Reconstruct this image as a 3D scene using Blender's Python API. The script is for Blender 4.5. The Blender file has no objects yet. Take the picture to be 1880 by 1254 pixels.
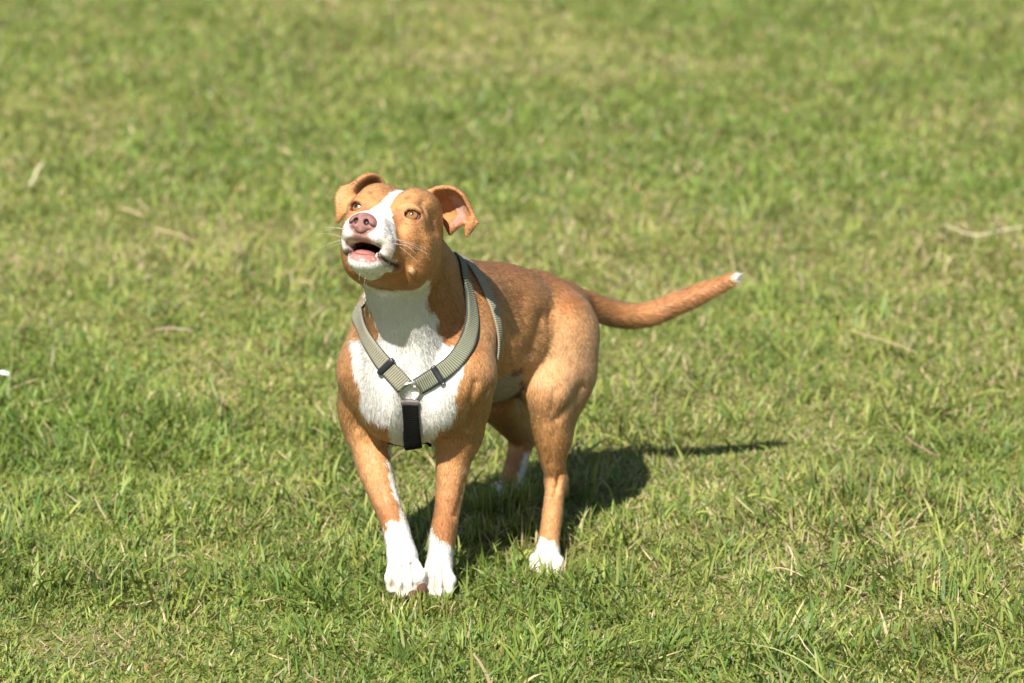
import bpy, math, random
import numpy as np

# ------------------------------------------------------------------ camera, sky, sun, exposure
sc = bpy.context.scene
col = sc.collection
CAM_H, CAM_Y, CAM_PITCH, FPX = 1.65, -4.645, math.radians(15.0), 5875.0   # FPX: focal length in photo pixels (1880 wide)
cam_d = bpy.data.cameras.new('camera'); cam = bpy.data.objects.new('camera', cam_d); col.objects.link(cam)
cam_d.sensor_width = 36.0; cam_d.lens = 36.0 * FPX / 1880.0
cam_d.clip_start = 0.1; cam_d.clip_end = 2000
cam.location = (0, CAM_Y, CAM_H); cam.rotation_euler = (math.pi / 2 - CAM_PITCH, 0, 0)
cam_d.dof.use_dof = True; cam_d.dof.focus_distance = 4.68; cam_d.dof.aperture_fstop = 4.2
sc.camera = cam

SUN_EL, SUN_AZ = math.radians(48.5), math.radians(19.0)      # azimuth: how far left of straight behind the camera
to_sun = np.array([-math.sin(SUN_AZ) * math.cos(SUN_EL), -math.cos(SUN_AZ) * math.cos(SUN_EL), math.sin(SUN_EL)])
world = bpy.data.worlds.new('World'); sc.world = world; world.use_nodes = True
wn = world.node_tree; bgn = wn.nodes['Background']
sky = wn.nodes.new('ShaderNodeTexSky'); sky.sky_type = 'NISHITA'; sky.sun_disc = False
sky.sun_elevation = SUN_EL; sky.sun_rotation = math.pi + SUN_AZ      # measured clockwise from +Y
wn.links.new(sky.outputs[0], bgn.inputs[0]); bgn.inputs[1].default_value = 0.06
sun_d = bpy.data.lights.new('sun', 'SUN'); sun = bpy.data.objects.new('sun', sun_d); col.objects.link(sun)
sun_d.energy = 4.9; sun_d.angle = math.radians(0.53); sun_d.color = (1.0, 0.95, 0.87)
sun.rotation_euler = (math.pi / 2 - SUN_EL, 0, -SUN_AZ)
sun.location = (-2, -3, 5)
sc.view_settings.view_transform = 'Standard'; sc.view_settings.look = 'None'
sc.view_settings.exposure = 1.0; sc.view_settings.gamma = 1.0
sc.render.engine = 'CYCLES'
sc.cycles.use_denoising = True
sc.cycles.max_bounces = 8; sc.cycles.transmission_bounces = 4; sc.cycles.transparent_max_bounces = 8
sc.cycles.sample_clamp_indirect = 6.0
sc.cycles_curves.shape = 'RIBBONS'

# ------------------------------------------------------------------ small helpers
rng = np.random.default_rng(11)
cp, sp = math.cos(CAM_PITCH), math.sin(CAM_PITCH)
def P(u, v, y):
    """The world point at depth y that the photograph shows at pixel (u, v)."""
    a, b = (u - 940.0) / FPX, (627.0 - v) / FPX
    dy, dz = cp + b * sp, -sp + b * cp
    t = (y - CAM_Y) / dy
    return np.array([a * t, y, CAM_H + dz * t])
def px(p):
    """Pixel position of world points, used to measure the coat's markings."""
    p = np.asarray(p); q = p - np.array([0, CAM_Y, CAM_H])
    d = q[..., 1] * cp - q[..., 2] * sp; upc = q[..., 1] * sp + q[..., 2] * cp
    return 940 + FPX * q[..., 0] / d, 627 - FPX * upc / d
def unit(v): v = np.asarray(v, float); return v / np.linalg.norm(v)

def material(name):
    m = bpy.data.materials.new(name); m.use_nodes = True
    nt = m.node_tree; b = nt.nodes['Principled BSDF']
    return m, nt, b
def simple(name, colr, rough=0.5, metal=0.0, spec=0.5, bump=None):
    m, nt, b = material(name)
    b.inputs['Base Color'].default_value = (*colr, 1); b.inputs['Roughness'].default_value = rough
    b.inputs['Metallic'].default_value = metal; b.inputs['Specular IOR Level'].default_value = spec
    n = nt.nodes.new('ShaderNodeTexNoise'); n.inputs['Scale'].default_value = bump[0] if bump else 180
    n.inputs['Detail'].default_value = 4
    mx = nt.nodes.new('ShaderNodeMix'); mx.data_type = 'RGBA'; mx.blend_type = 'MULTIPLY'
    mx.inputs[0].default_value = 0.35; mx.inputs[6].default_value = (*colr, 1)
    nt.links.new(n.outputs['Color'], mx.inputs[7]); 
    g = nt.nodes.new('ShaderNodeHueSaturation'); g.inputs['Value'].default_value = 1.25
    nt.links.new(mx.outputs[2], g.inputs['Color']); nt.links.new(g.outputs[0], b.inputs['Base Color'])
    bp = nt.nodes.new('ShaderNodeBump'); bp.inputs['Strength'].default_value = bump[1] if bump else 0.15
    bp.inputs['Distance'].default_value = 0.001
    nt.links.new(n.outputs['Fac'], bp.inputs['Height']); nt.links.new(bp.outputs[0], b.inputs['Normal'])
    return m
def mesh_np(name, verts, faces, mat=None, parent=None, smooth=True):
    """verts (n,3), faces (m,3) or (m,4) -> one linked mesh object"""
    verts = np.asarray(verts, np.float32); faces = np.asarray(faces, np.int32)
    me = bpy.data.meshes.new(name); k = faces.shape[1]
    me.vertices.add(len(verts)); me.vertices.foreach_set('co', verts.ravel())
    me.loops.add(faces.size); me.loops.foreach_set('vertex_index', faces.ravel())
    me.polygons.add(len(faces)); me.polygons.foreach_set('loop_start', np.arange(0, faces.size, k, dtype=np.int32))
    me.polygons.foreach_set('use_smooth', np.full(len(faces), smooth))
    me.update(calc_edges=True)
    o = bpy.data.objects.new(name, me); col.objects.link(o)
    if mat: me.materials.append(mat)
    if parent: o.parent = parent
    return o
def col_attr(me, name, data, domain='POINT'):
    a = me.attributes.new(name, 'FLOAT_COLOR', domain)
    d = np.ones((len(data), 4), np.float32); d[:, :3] = data
    a.data.foreach_set('color', d.ravel())
def empty(name, loc):
    o = bpy.data.objects.new(name, None); col.objects.link(o); o.location = loc; o.empty_display_size = 0.05
    return o
def tag(o, label=None, cat=None, group=None, kind=None):
    if label: o['label'] = label
    if cat: o['category'] = cat
    if group: o['group'] = group
    if kind: o['kind'] = kind
    return o
def vnoise(p, scale, seed=0):
    """cheap smooth value noise, 0..1, at points p (n,2 or 3)"""
    p = np.asarray(p, float) * scale; i = np.floor(p).astype(np.int64); f = p - i; f = f * f * (3 - 2 * f)
    out = 0
    nd = p.shape[1]
    for c in range(2 ** nd):
        h = np.full(len(p), seed * 7919 + 17, np.int64); w = np.ones(len(p))
        for a in range(nd):
            bit = (c >> a) & 1
            h = (h ^ ((i[:, a] + bit) * (73856093, 19349663, 83492791)[a])) * 1103515245 + 12345
            h &= 0x7fffffff
            w = w * (f[:, a] if bit else 1 - f[:, a])
        out = out + w * (((h >> 8) & 0xffff) / 65535.0)
    return out

# ------------------------------------------------------------------ the dog: an implicit body, meshed once
# primitives: distance functions of world points; all are blended smoothly into one field
HO = P(705, 389, -0.06)                                    # midpoint between the eyes
hy, hp, hr = math.radians(18.5), math.radians(21), math.radians(3.5)
HF = np.array([-math.sin(hy) * math.cos(hp), -math.cos(hy) * math.cos(hp), math.sin(hp)])
HL = np.array([math.cos(hy), -math.sin(hy), 0.0]); HU = np.cross(HF, HL)
HL, HU = HL * math.cos(hr) - HU * math.sin(hr), HU * math.cos(hr) + HL * math.sin(hr)
HM = np.array([HF, HL, HU])                                # rows: forward, left, up of the head
def H(f, l, u): return HO + f * HF + l * HL + u * HU
def to_head(p): return (p - HO) @ HM.T

class Cone:                                                # capsule with a radius at each end
    def __init__(s, a, b, ra, rb):
        s.a, s.b, s.ra, s.rb = np.array(a, np.float32), np.array(b, np.float32), ra, rb
        s.flow = unit(s.b - s.a)
    def box(s): return np.minimum(s.a - s.ra, s.b - s.rb), np.maximum(s.a + s.ra, s.b + s.rb)
    def d(s, p):
        ba = s.b - s.a; l2 = float(ba @ ba); rr = s.ra - s.rb; a2 = l2 - rr * rr; il2 = 1.0 / l2
        pa = p - s.a; y = pa @ ba; z = y - l2
        x2 = ((pa * np.float32(l2) - y[..., None] * ba) ** 2).sum(-1)
        y2 = y * y * l2; z2 = z * z * l2; k = np.sign(rr) * rr * rr * x2
        r = (np.sqrt(np.maximum(x2 * a2 * il2, 0)) + y * rr) * il2 - s.ra
        c1 = np.sign(z) * a2 * z2 > k; c2 = np.sign(y) * a2 * y2 < k
        r = np.where(c2, np.sqrt(np.maximum(x2 + y2, 0)) * il2 - s.ra, r)
        return np.where(c1, np.sqrt(np.maximum(x2 + z2, 0)) * il2 - s.rb, r).astype(np.float32)
class Ell:                                                 # ellipsoid; axes are the rows of m
    def __init__(s, c, r, m=None, flow=None):
        s.c, s.r = np.array(c, np.float32), np.array(r, np.float32)
        s.m = np.array(m if m is not None else np.eye(3), np.float32); s.flow = unit(flow) if flow is not None else s.m[0]
    def box(s):
        e = np.sqrt(((s.m * s.r[:, None]) ** 2).sum(0)); return s.c - e, s.c + e
    def d(s, p):
        q = (p - s.c) @ s.m.T
        k0 = np.sqrt(((q / s.r) ** 2).sum(-1)); k1 = np.sqrt(((q / (s.r * s.r)) ** 2).sum(-1)) + 1e-9
        return (k0 * (k0 - 1) / k1).astype(np.float32)
class Sheet:                                               # a thin curved flap given as a cloud of samples
    def __init__(s, pts, r, flow): s.p, s.r, s.flow = np.asarray(pts, np.float32), r, unit(flow)
    def box(s): return s.p.min(0) - s.r, s.p.max(0) + s.r
    def d(s, p):
        sh = p.shape[:-1]; q = p.reshape(-1, 3); out = np.full(len(q), 1.0, np.float32)
        pp = (s.p ** 2).sum(1)
        for i in range(0, len(q), 20000):
            c = q[i:i + 20000]
            out[i:i + 20000] = np.sqrt(np.maximum(((c ** 2).sum(1)[:, None] + pp - 2 * c @ s.p.T).min(1), 0))
        return out.reshape(sh) - s.r
def frame(fwd, up=(0, 0, 1)):
    f = unit(fwd); l = unit(np.cross(up, f)); return np.array([f, l, np.cross(f, l)])

prims = []                                                 # (primitive, blend radius, +1 add / -1 carve, hair length)
def add(p, k=0.03, hair=0.008): prims.append((p, k, 1, hair))
def carve(p, k=0.006): prims.append((p, k, -1, 0))
def crom(pts, t):
    pts = np.asarray(pts, float); n = len(pts) - 1; x = np.clip(t, 0, 0.99999) * n; i = x.astype(int); f = (x - i)[:, None]
    g = lambda k: pts[np.clip(k, 0, n)]
    p0, p1, p2, p3 = g(i - 1), g(i), g(i + 1), g(i + 2)
    return 0.5 * (2 * p1 + (p2 - p0) * f + (2 * p0 - 5 * p1 + 4 * p2 - p3) * f ** 2 + (3 * p1 - p0 - 3 * p2 + p3) * f ** 3)
class Limb:                                                # a smoothly curved tapering tube
    def __init__(s, pts, rad, m=4):
        n = (len(pts) - 1) * m + 1; c = crom(np.c_[np.array(pts), np.array(rad)], np.linspace(0, 1, n))
        s.c = [Cone(c[i, :3], c[i + 1, :3], c[i, 3], c[i + 1, 3]) for i in range(n - 1)]; s.flow = unit(c[-1, :3] - c[0, :3])
    def box(s): b = [q.box() for q in s.c]; return np.min([x[0] for x in b], 0), np.max([x[1] for x in b], 0)
    def d(s, p):
        out = s.c[0].d(p)
        for q in s.c[1:]:
            e = q.d(p); h = np.maximum(0.004 - np.abs(out - e), 0) / 0.004; out = np.minimum(out, e) - h * h * 0.0004
        return out
def chain(pts, rad, k=0.02, hair=0.007): add(Limb(pts, rad), k, hair)

back = unit(np.array([0.20, 0.34, -0.05]))                 # from chest towards rump
bodyM = frame(back)
chestM = frame([0.12, 0.36, -0.02])
# trunk
trunk0 = len(prims)
add(Ell(P(758, 650, 0.10), (0.12, 0.080, 0.112), chestM, back), 0.03, 0.010)
add(Ell(P(751, 728, 0.046), (0.072, 0.060, 0.074), chestM, (0.1, 0.2, -1)), 0.03, 0.010)           # breast
add(Cone(P(800, 605, 0.16), P(905, 603, 0.28), 0.098, 0.088), 0.03)
add(Cone(P(905, 603, 0.28), P(978, 588, 0.37), 0.086, 0.060), 0.03)
add(Ell(P(886, 640, 0.24), (0.13, 0.075, 0.075), bodyM, back), 0.04)
add(Ell(P(918, 684, 0.25), (0.080, 0.042, 0.036), bodyM, back), 0.03)                              # belly
add(Ell(P(1004, 583, 0.40), (0.09, 0.066, 0.064), bodyM, back), 0.03)                               # croup
add(Cone(P(846, 537, 0.18), P(972, 553, 0.37), 0.048, 0.044), 0.04)                                  # spine
add(Ell(P(707, 738, 0.052), (0.042, 0.036, 0.050), chestM, (0.1, 0.2, -1)), 0.025, 0.010)           # two halves of the breast
add(Ell(P(806, 738, 0.030), (0.042, 0.036, 0.050), chestM, (0.1, 0.2, -1)), 0.025, 0.010)
# neck
add(Cone(H(-0.095, 0.0, -0.045), P(780, 610, 0.12), 0.058, 0.080), 0.025, 0.010)
add(Cone(H(-0.105, -0.004, -0.022), P(826, 556, 0.18), 0.042, 0.052), 0.025, 0.010)
add(Cone(H(-0.090, 0.0, -0.080), P(757, 690, 0.055), 0.040, 0.052), 0.025, 0.010)                    # throat
trunk1 = len(prims)
# shoulders and front legs
for (sx, s0, e0) in (('l', (846, 690, 0.045), (838, 795, 0.085)), ('r', (683, 680, 0.08), (680, 785, 0.115))):
    top = P(862, 570, 0.17) if sx == 'l' else P(706, 578, 0.17)
    add(Cone(top, P(*s0), 0.045, 0.048), 0.03)
    add(Cone(P(*s0), P(*e0), 0.048, 0.037), 0.025)
add(Ell(P(862, 735, 0.10), (0.05, 0.026, 0.058), bodyM, (0, 0, -1)), 0.02)                          # triceps
add(Ell(P(664, 735, 0.13), (0.05, 0.026, 0.055), bodyM, (0, 0, -1)), 0.02)
# forelegs
LF = [P(838, 795, 0.085), P(832, 850, 0.07), P(822, 930, 0.045), P(813, 985, 0.035), P(806, 1040, 0.022)]
chain(LF, [0.032, 0.0255, 0.0190, 0.0195, 0.0180], 0.02)
RF = [P(680, 790, 0.11), P(685, 850, 0.075), P(710, 925, 0.03), P(725, 965, 0.015), P(737, 1015, -0.005)]
chain(RF, [0.031, 0.0260, 0.0200, 0.0195, 0.0205], 0.02)
def paw(wrist, tip, up, w, toes=4, drop=0.0, claws=None):
    f = unit(tip - wrist); l = unit(np.cross(up, f)); n = np.cross(f, l); L = np.linalg.norm(tip - wrist)
    add(Ell(wrist + f * L * 0.36, (L * 0.50, w * 0.44, 0.016), (f, l, n)), 0.014, 0.004)
    out = []
    for i in range(toes):
        t = (i - 1.5) / 1.5; ln = L * (0.99 if abs(t) < 0.5 else 0.84)
        base = wrist + f * L * 0.42 + l * t * w * 0.33
        k = wrist + f * ln * 0.78 + l * t * w * 0.41 + n * 0.006; e = wrist + f * ln + l * t * w * 0.43 - n * 0.004
        add(Cone(base, k, 0.0100, 0.0105), 0.005, 0.0028); add(Cone(k, e, 0.0105, 0.0085), 0.004, 0.0028)
        out.append((e + f * 0.007 - n * 0.002, f, n, l))
    return out
toe = {}
toe['LF'] = paw(P(807, 1035, 0.022), P(799, 1085, -0.030), (0.05, -0.55, 0.8), 0.046)
toe['RF'] = paw(P(738, 1010, -0.004), P(747, 1088, -0.045), (0.1, -0.85, 0.5), 0.051)
# hind legs: hip, knee, hock, paw
lh = [P(1028, 605, 0.355), P(1006, 718, 0.245), P(1021, 880, 0.262), P(1012, 960, 0.21), P(1004, 1022, 0.165)]
add(Cone(lh[0], lh[1], 0.060, 0.0345), 0.025)
add(Ell(P(1041, 660, 0.31), (0.055, 0.042, 0.086), frame((0.3, 0.8, 0)), (-0.1, -0.4, -1)), 0.035)        # ham
add(Cone(P(1040, 690, 0.30), P(1025, 800, 0.262), 0.040, 0.018), 0.025)                                  # calf
chain([lh[1], P(1008, 760, 0.246), P(1012, 800, 0.248), P(1016, 845, 0.255), lh[2]], [0.0345, 0.0320, 0.0268, 0.0200, 0.0145], 0.025)
add(Cone(P(1022, 800, 0.265), P(1029, 890, 0.278), 0.013, 0.007), 0.010)                              # heel cord
add(Cone(P(1030, 900, 0.280), lh[2], 0.0115, 0.0135), 0.008)
chain(lh[2:], [0.0148, 0.0155, 0.0158], 0.012)
toe['LH'] = paw(P(1007, 1008, 0.178), P(1001, 1050, 0.115), (0.05, -0.5, 0.85), 0.041)
rh = [P(960, 610, 0.43), P(905, 735, 0.39), P(958, 806, 0.53), P(944, 865, 0.505), P(936, 893, 0.49)]
add(Cone(rh[0], rh[1], 0.050, 0.032), 0.025)
add(Cone(rh[1], rh[2], 0.032, 0.016), 0.015)
add(Cone(P(942, 745, 0.46), P(966, 800, 0.542), 0.018, 0.009), 0.015)
chain(rh[2:], [0.019, 0.0175, 0.0175], 0.014)
toe['RH'] = paw(P(938, 888, 0.494), P(925, 914, 0.435), (0, -0.4, 0.9), 0.040)
# tail
tailp = [P(1028, 553, 0.43), P(1062, 556, 0.465), P(1100, 568, 0.485), P(1145, 579, 0.50), P(1190, 577, 0.505), P(1240, 558, 0.505), P(1290, 537, 0.50), P(1335, 516, 0.495), P(1352, 509.5, 0.49)]
chain(tailp, [0.026, 0.0215, 0.0182, 0.0175, 0.0166, 0.0152, 0.0124, 0.0070, 0.0018], 0.018, 0.014)

# head
hM = HM
def hE(c, r, k=0.02, hair=0.004, pitch=0.0, yaw=0.0, flow=None):
    cpi, spi, cy, sy = math.cos(pitch), math.sin(pitch), math.cos(yaw), math.sin(yaw)
    f = cpi * cy * HF + cpi * sy * HL + spi * HU; l = -sy * HF + cy * HL; 
    add(Ell(H(*c), r, np.array([f, l, np.cross(f, l)]), flow if flow is not None else -HF), k, hair)
hE((-0.070, 0, -0.004), (0.072, 0.062, 0.048), 0.025)
hE((-0.052, 0, -0.040), (0.058, 0.054, 0.046), 0.025)
for s in (-1, 1):
    hE((-0.056, s * 0.042, -0.058), (0.046, 0.029, 0.042), 0.03)               # jaw muscle
    hE((-0.016, s * 0.041, -0.029), (0.032, 0.021, 0.027), 0.025)              # cheekbone
    hE((-0.024, s * 0.031, 0.010), (0.025, 0.022, 0.016), 0.02)                # brow
    hE((-0.062, s * 0.030, 0.025), (0.042, 0.026, 0.020), 0.025)               # skull roof halves
    hE((0.043, s * 0.0210, -0.042), (0.032, 0.0165, 0.023), 0.012, 0.003)      # upper lips
    hE((0.020, s * 0.0290, -0.056), (0.034, 0.0140, 0.025), 0.014, 0.003)
for s in (-1, 1): hE((0.056, s * 0.0165, -0.0405), (0.019, 0.0145, 0.0185), 0.008, 0.003)         # blunt front of the muzzle
add(Cone(H(-0.012, 0, -0.018), H(0.062, 0, -0.030), 0.024, 0.0180), 0.018, 0.003)        # bridge of the muzzle
add(Cone(H(0.000, 0, -0.034), H(0.052, 0, -0.036), 0.031, 0.024), 0.014, 0.003)
# mouth: carve the gap, then lower jaw
carve(Ell(H(0.066, 0, -0.0600), (0.045, 0.0260, 0.0062), np.array([HF, HL, HU])), 0.008)
add(Cone(H(-0.050, 0, -0.076), H(0.030, 0, -0.084), 0.032, 0.0180), 0.012, 0.003)
hE((0.038, 0, -0.0815), (0.0270, 0.0255, 0.0165), 0.008, 0.003)
for s in (-1, 1): add(Cone(H(-0.005, s * 0.033, -0.082), H(0.040, s * 0.0175, -0.074), 0.0080, 0.0075), 0.008, 0.003)
carve(Ell(H(0.034, 0, -0.0620), (0.027, 0.0175, 0.0075), np.array([HF, HL, HU])), 0.004)
# eye sockets
EYE = {}; EYED = {}
for s in (-1, 1):
    c = H(-0.0115, s * 0.0405, 0.0000); EYE[s] = c
    d = unit(HF * 0.88 + HL * s * 0.36 + HU * 0.10); EYED[s] = d
    ax = frame(d, HU - HL * s * 0.10)
    add(Ell(c - d * 0.001, (0.0150, 0.0200, 0.0150), ax), 0.016, 0.0025)
    carve(Ell(c + d * 0.0135, (0.0095, 0.0130, 0.0078), ax), 0.0022)
carve(Cone(H(0.010, 0, 0.030), H(-0.08, 0, 0.060), 0.008, 0.008), 0.02)                 # furrow of the forehead
# ears: rows of photo pixels with depth, base to tip; three rails each
def sheet(rows, ns=46, nt=36):
    t = np.linspace(0, 1, nt); s = np.linspace(0, 1, ns)
    R = np.array([[P(*q) for q in r] for r in rows])              # (rows, rails, 3)
    rails = np.array([crom(R[:, j], s) for j in range(R.shape[1])])   # (rails, ns, 3)
    return np.concatenate([crom(rails[:, i], t) for i in range(ns)])
earL = sheet([[(826, 428, 0.030), (812, 400, 0.055), (800, 372, 0.050), (786, 352, 0.022)],
              [(838, 417, 0.010), (832, 398, 0.045), (824, 366, 0.045), (806, 344, 0.015)],
              [(850, 410, -0.004), (851, 394, 0.025), (845, 370, 0.030), (830, 345, 0.008)],
              [(856, 410, -0.010), (861, 396, 0.004), (860, 376, 0.010), (848, 357, 0.004)],
              [(856, 420, -0.014), (866, 405, -0.006), (868, 395, 0.000), (862, 383, 0.002)],
              [(856, 432, -0.016), (862, 424, -0.012), (868, 416, -0.008), (875, 408, -0.004)]])
earR = sheet([[(652, 374, 0.020), (668, 358, 0.045), (684, 345, 0.060), (704, 336, 0.062)],
              [(650, 366, 0.004), (660, 350, 0.045), (674, 336, 0.062), (694, 325, 0.055)],
              [(647, 362, -0.006), (654, 346, 0.018), (664, 332, 0.036), (682, 321, 0.042)],
              [(640, 374, -0.016), (642, 354, -0.006), (650, 341, 0.010), (667, 325, 0.028)],
              [(630, 392, -0.018), (629, 368, -0.014), (633, 351, -0.004), (648, 339, 0.012)],
              [(621, 406, -0.018), (620, 385, -0.016), (620, 362, -0.010), (629, 345, 0.000)]])
add(Sheet(earL, 0.0027, HL), 0.009, 0.0042); add(Sheet(earR, 0.0027, -HL), 0.009, 0.0042)
# muscle grooves
carve(Cone(P(748, 745, -0.030), P(750, 815, -0.010), 0.012, 0.018), 0.03)

# ------------------------------------------------------------------ field on a grid, surface nets
class Field:
    def __init__(s, plist, h):
        s.h = h
        s.lo = np.min([p.box()[0] for p, *_ in plist if _[1] > 0], 0) - 0.012; hi = np.max([p.box()[1] for p, *_ in plist if _[1] > 0], 0) + 0.012
        s.n = np.ceil((hi - s.lo) / h).astype(int) + 1
        s.F = np.full(s.n, 0.3, np.float32)
        for p, k, sgn, _ in plist:
            b0, b1 = p.box(); m = k + 0.014
            i0 = np.clip(np.floor((b0 - m - s.lo) / h).astype(int), 0, s.n); i1 = np.clip(np.ceil((b1 + m - s.lo) / h).astype(int) + 1, 0, s.n)
            if (i1 <= i0).any(): continue
            g = np.stack(np.meshgrid(*[(s.lo[a] + h * np.arange(i0[a], i1[a])).astype(np.float32) for a in range(3)], indexing='ij'), -1)
            sl = tuple(slice(i0[a], i1[a]) for a in range(3)); cur, d = s.F[sl], p.d(g)
            if sgn > 0:
                w = np.maximum(k - np.abs(cur - d), 0) / k; s.F[sl] = np.minimum(cur, d) - w * w * k * 0.25
            else:
                w = np.maximum(k - np.abs(cur + d), 0) / k; s.F[sl] = np.maximum(cur, -d) + w * w * k * 0.25
    def at(s, p):
        p = np.asarray(p, float); x = np.clip((p - s.lo) / s.h, 0, s.n - 1.001); i = x.astype(int); f = x - i; out = 0
        for c in range(8):
            b = ((c >> 0) & 1, (c >> 1) & 1, (c >> 2) & 1); w = 1
            for a in range(3): w = w * (f[:, a] if b[a] else 1 - f[:, a])
            out = out + w * s.F[i[:, 0] + b[0], i[:, 1] + b[1], i[:, 2] + b[2]]
        return out
    def grad(s, p):
        e = s.h; E = np.eye(3) * e
        g = np.stack([s.at(p + E[a]) - s.at(p - E[a]) for a in range(3)], -1) / (2 * e)
        n = np.linalg.norm(g, axis=1, keepdims=True); return g / np.maximum(n, 1e-6), n[:, 0]
    def to_level(s, p, lev=0.0, it=4, only_out=False):
        for _ in range(it):
            n, m = s.grad(p); d = s.at(p) - lev
            if only_out: d = np.minimum(d, 0)
            p = p - n * np.clip(d / np.maximum(m, 0.4), -0.004, 0.004)[:, None]
        return p
    def hit(s, o, d, t0, t1, step=0.002, last=False):
        """first (or last) crossing into the body along o + t d"""
        t = np.arange(t0, t1, step); v = s.at(np.asarray(o)[None] + t[:, None] * np.asarray(d)[None]) < 0
        k = np.flatnonzero(v)
        if not len(k): return None
        return np.asarray(o) + t[k[-1] if last else k[0]] * np.asarray(d)
    def nets(s):
        F, S = s.F, s.F < 0; nb = [slice(0, -1), slice(1, None)]
        cnt = sum(S[nb[a], nb[b], nb[c]].astype(np.int8) for a in (0, 1) for b in (0, 1) for c in (0, 1))
        act = (cnt > 0) & (cnt < 8); ci = np.argwhere(act)
        idx = np.full(act.shape, -1, np.int32); idx[act] = np.arange(len(ci))
        acc = np.zeros((len(ci), 3)); num = np.zeros(len(ci))
        corner = [(a, b, c) for a in (0, 1) for b in (0, 1) for c in (0, 1)]
        val = {c: F[ci[:, 0] + c[0], ci[:, 1] + c[1], ci[:, 2] + c[2]] for c in corner}
        for c in corner:
            for a in range(3):
                if c[a] == 0:
                    e = list(c); e[a] = 1; v0, v1 = val[c], val[tuple(e)]; m = (v0 < 0) != (v1 < 0)
                    t = np.where(m, v0 / np.where(m, v0 - v1, 1), 0)
                    q = np.tile(np.array(c, float), (len(ci), 1)); q[:, a] += t
                    acc[m] += q[m]; num[m] += 1
        V = s.lo + s.h * (ci + acc / num[:, None]); quads = []
        for a in range(3):
            b, c = (a + 1) % 3, (a + 2) % 3
            s0 = [slice(None)] * 3; s1 = [slice(None)] * 3; s0[a] = slice(0, -1); s1[a] = slice(1, None)
            e = np.argwhere(S[tuple(s0)] != S[tuple(s1)]); e = e[(e[:, b] > 0) & (e[:, c] > 0)]
            e = e[(e[:, b] < act.shape[b]) & (e[:, c] < act.shape[c])]
            inside0 = S[e[:, 0], e[:, 1], e[:, 2]]
            def cell(db, dc):
                q = e.copy(); q[:, b] -= db; q[:, c] -= dc; return idx[q[:, 0], q[:, 1], q[:, 2]]
            Q = np.stack([cell(1, 1), cell(0, 1), cell(0, 0), cell(1, 0)], -1)
            Q[~inside0] = Q[~inside0][:, ::-1]; quads.append(Q)
        Q = np.concatenate(quads); Q = Q[(Q >= 0).all(1)]
        return s.to_level(V, 0.0, 3), Q
body = Field(prims, 0.0022)
DV, DQ = body.nets()
# keep the one connected body: drop stray specks
lab = np.arange(len(DV))
for _ in range(400):
    m = lab[DQ].min(1); new = lab.copy()
    for k in range(4): np.minimum.at(new, DQ[:, k], m)
    new = new[new]
    if (new == lab).all(): break
    lab = new
ids, cn = np.unique(lab, return_counts=True); keep = lab == ids[cn.argmax()]
DQ = DQ[keep[DQ[:, 0]]]; remap = np.cumsum(keep) - 1; DV = DV[keep]; DQ = remap[DQ]
DN, _ = body.grad(DV)

# the lip line runs back from the open mouth: press it in on both sides
def mirror(p): q = to_head(p); q[:, 1] *= -1; return HO + q @ HM
def lip_dist(p):
    out = np.full(len(p), 99.0)
    for k in (0, 1):
        u, v = px(p if k == 0 else mirror(p)); pts = [(688, 463), (697, 472), (712, 482), (730, 489)]
        for (a, b) in zip(pts[:-1], pts[1:]):
            ab = np.subtract(b, a); t = np.clip(((u - a[0]) * ab[0] + (v - a[1]) * ab[1]) / (ab @ ab), 0, 1)
            d = np.hypot(u - a[0] - t * ab[0], v - a[1] - t * ab[1]); side = to_head(p)[:, 1] * (1 - 2 * k) > 0.010
            out = np.where(side, np.minimum(out, d), out)
    q = to_head(p); return np.where((q[:, 0] > -0.03) & (q[:, 2] < -0.04) & (q[:, 2] > -0.11) & (np.abs(q[:, 1]) < 0.06), out, 99.0)
hv = np.flatnonzero(to_head(DV)[:, 0] > -0.03); ld = lip_dist(DV[hv])
DV[hv] -= DN[hv] * (0.0035 * np.exp(-(ld / 3.2) ** 2))[:, None]
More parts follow.
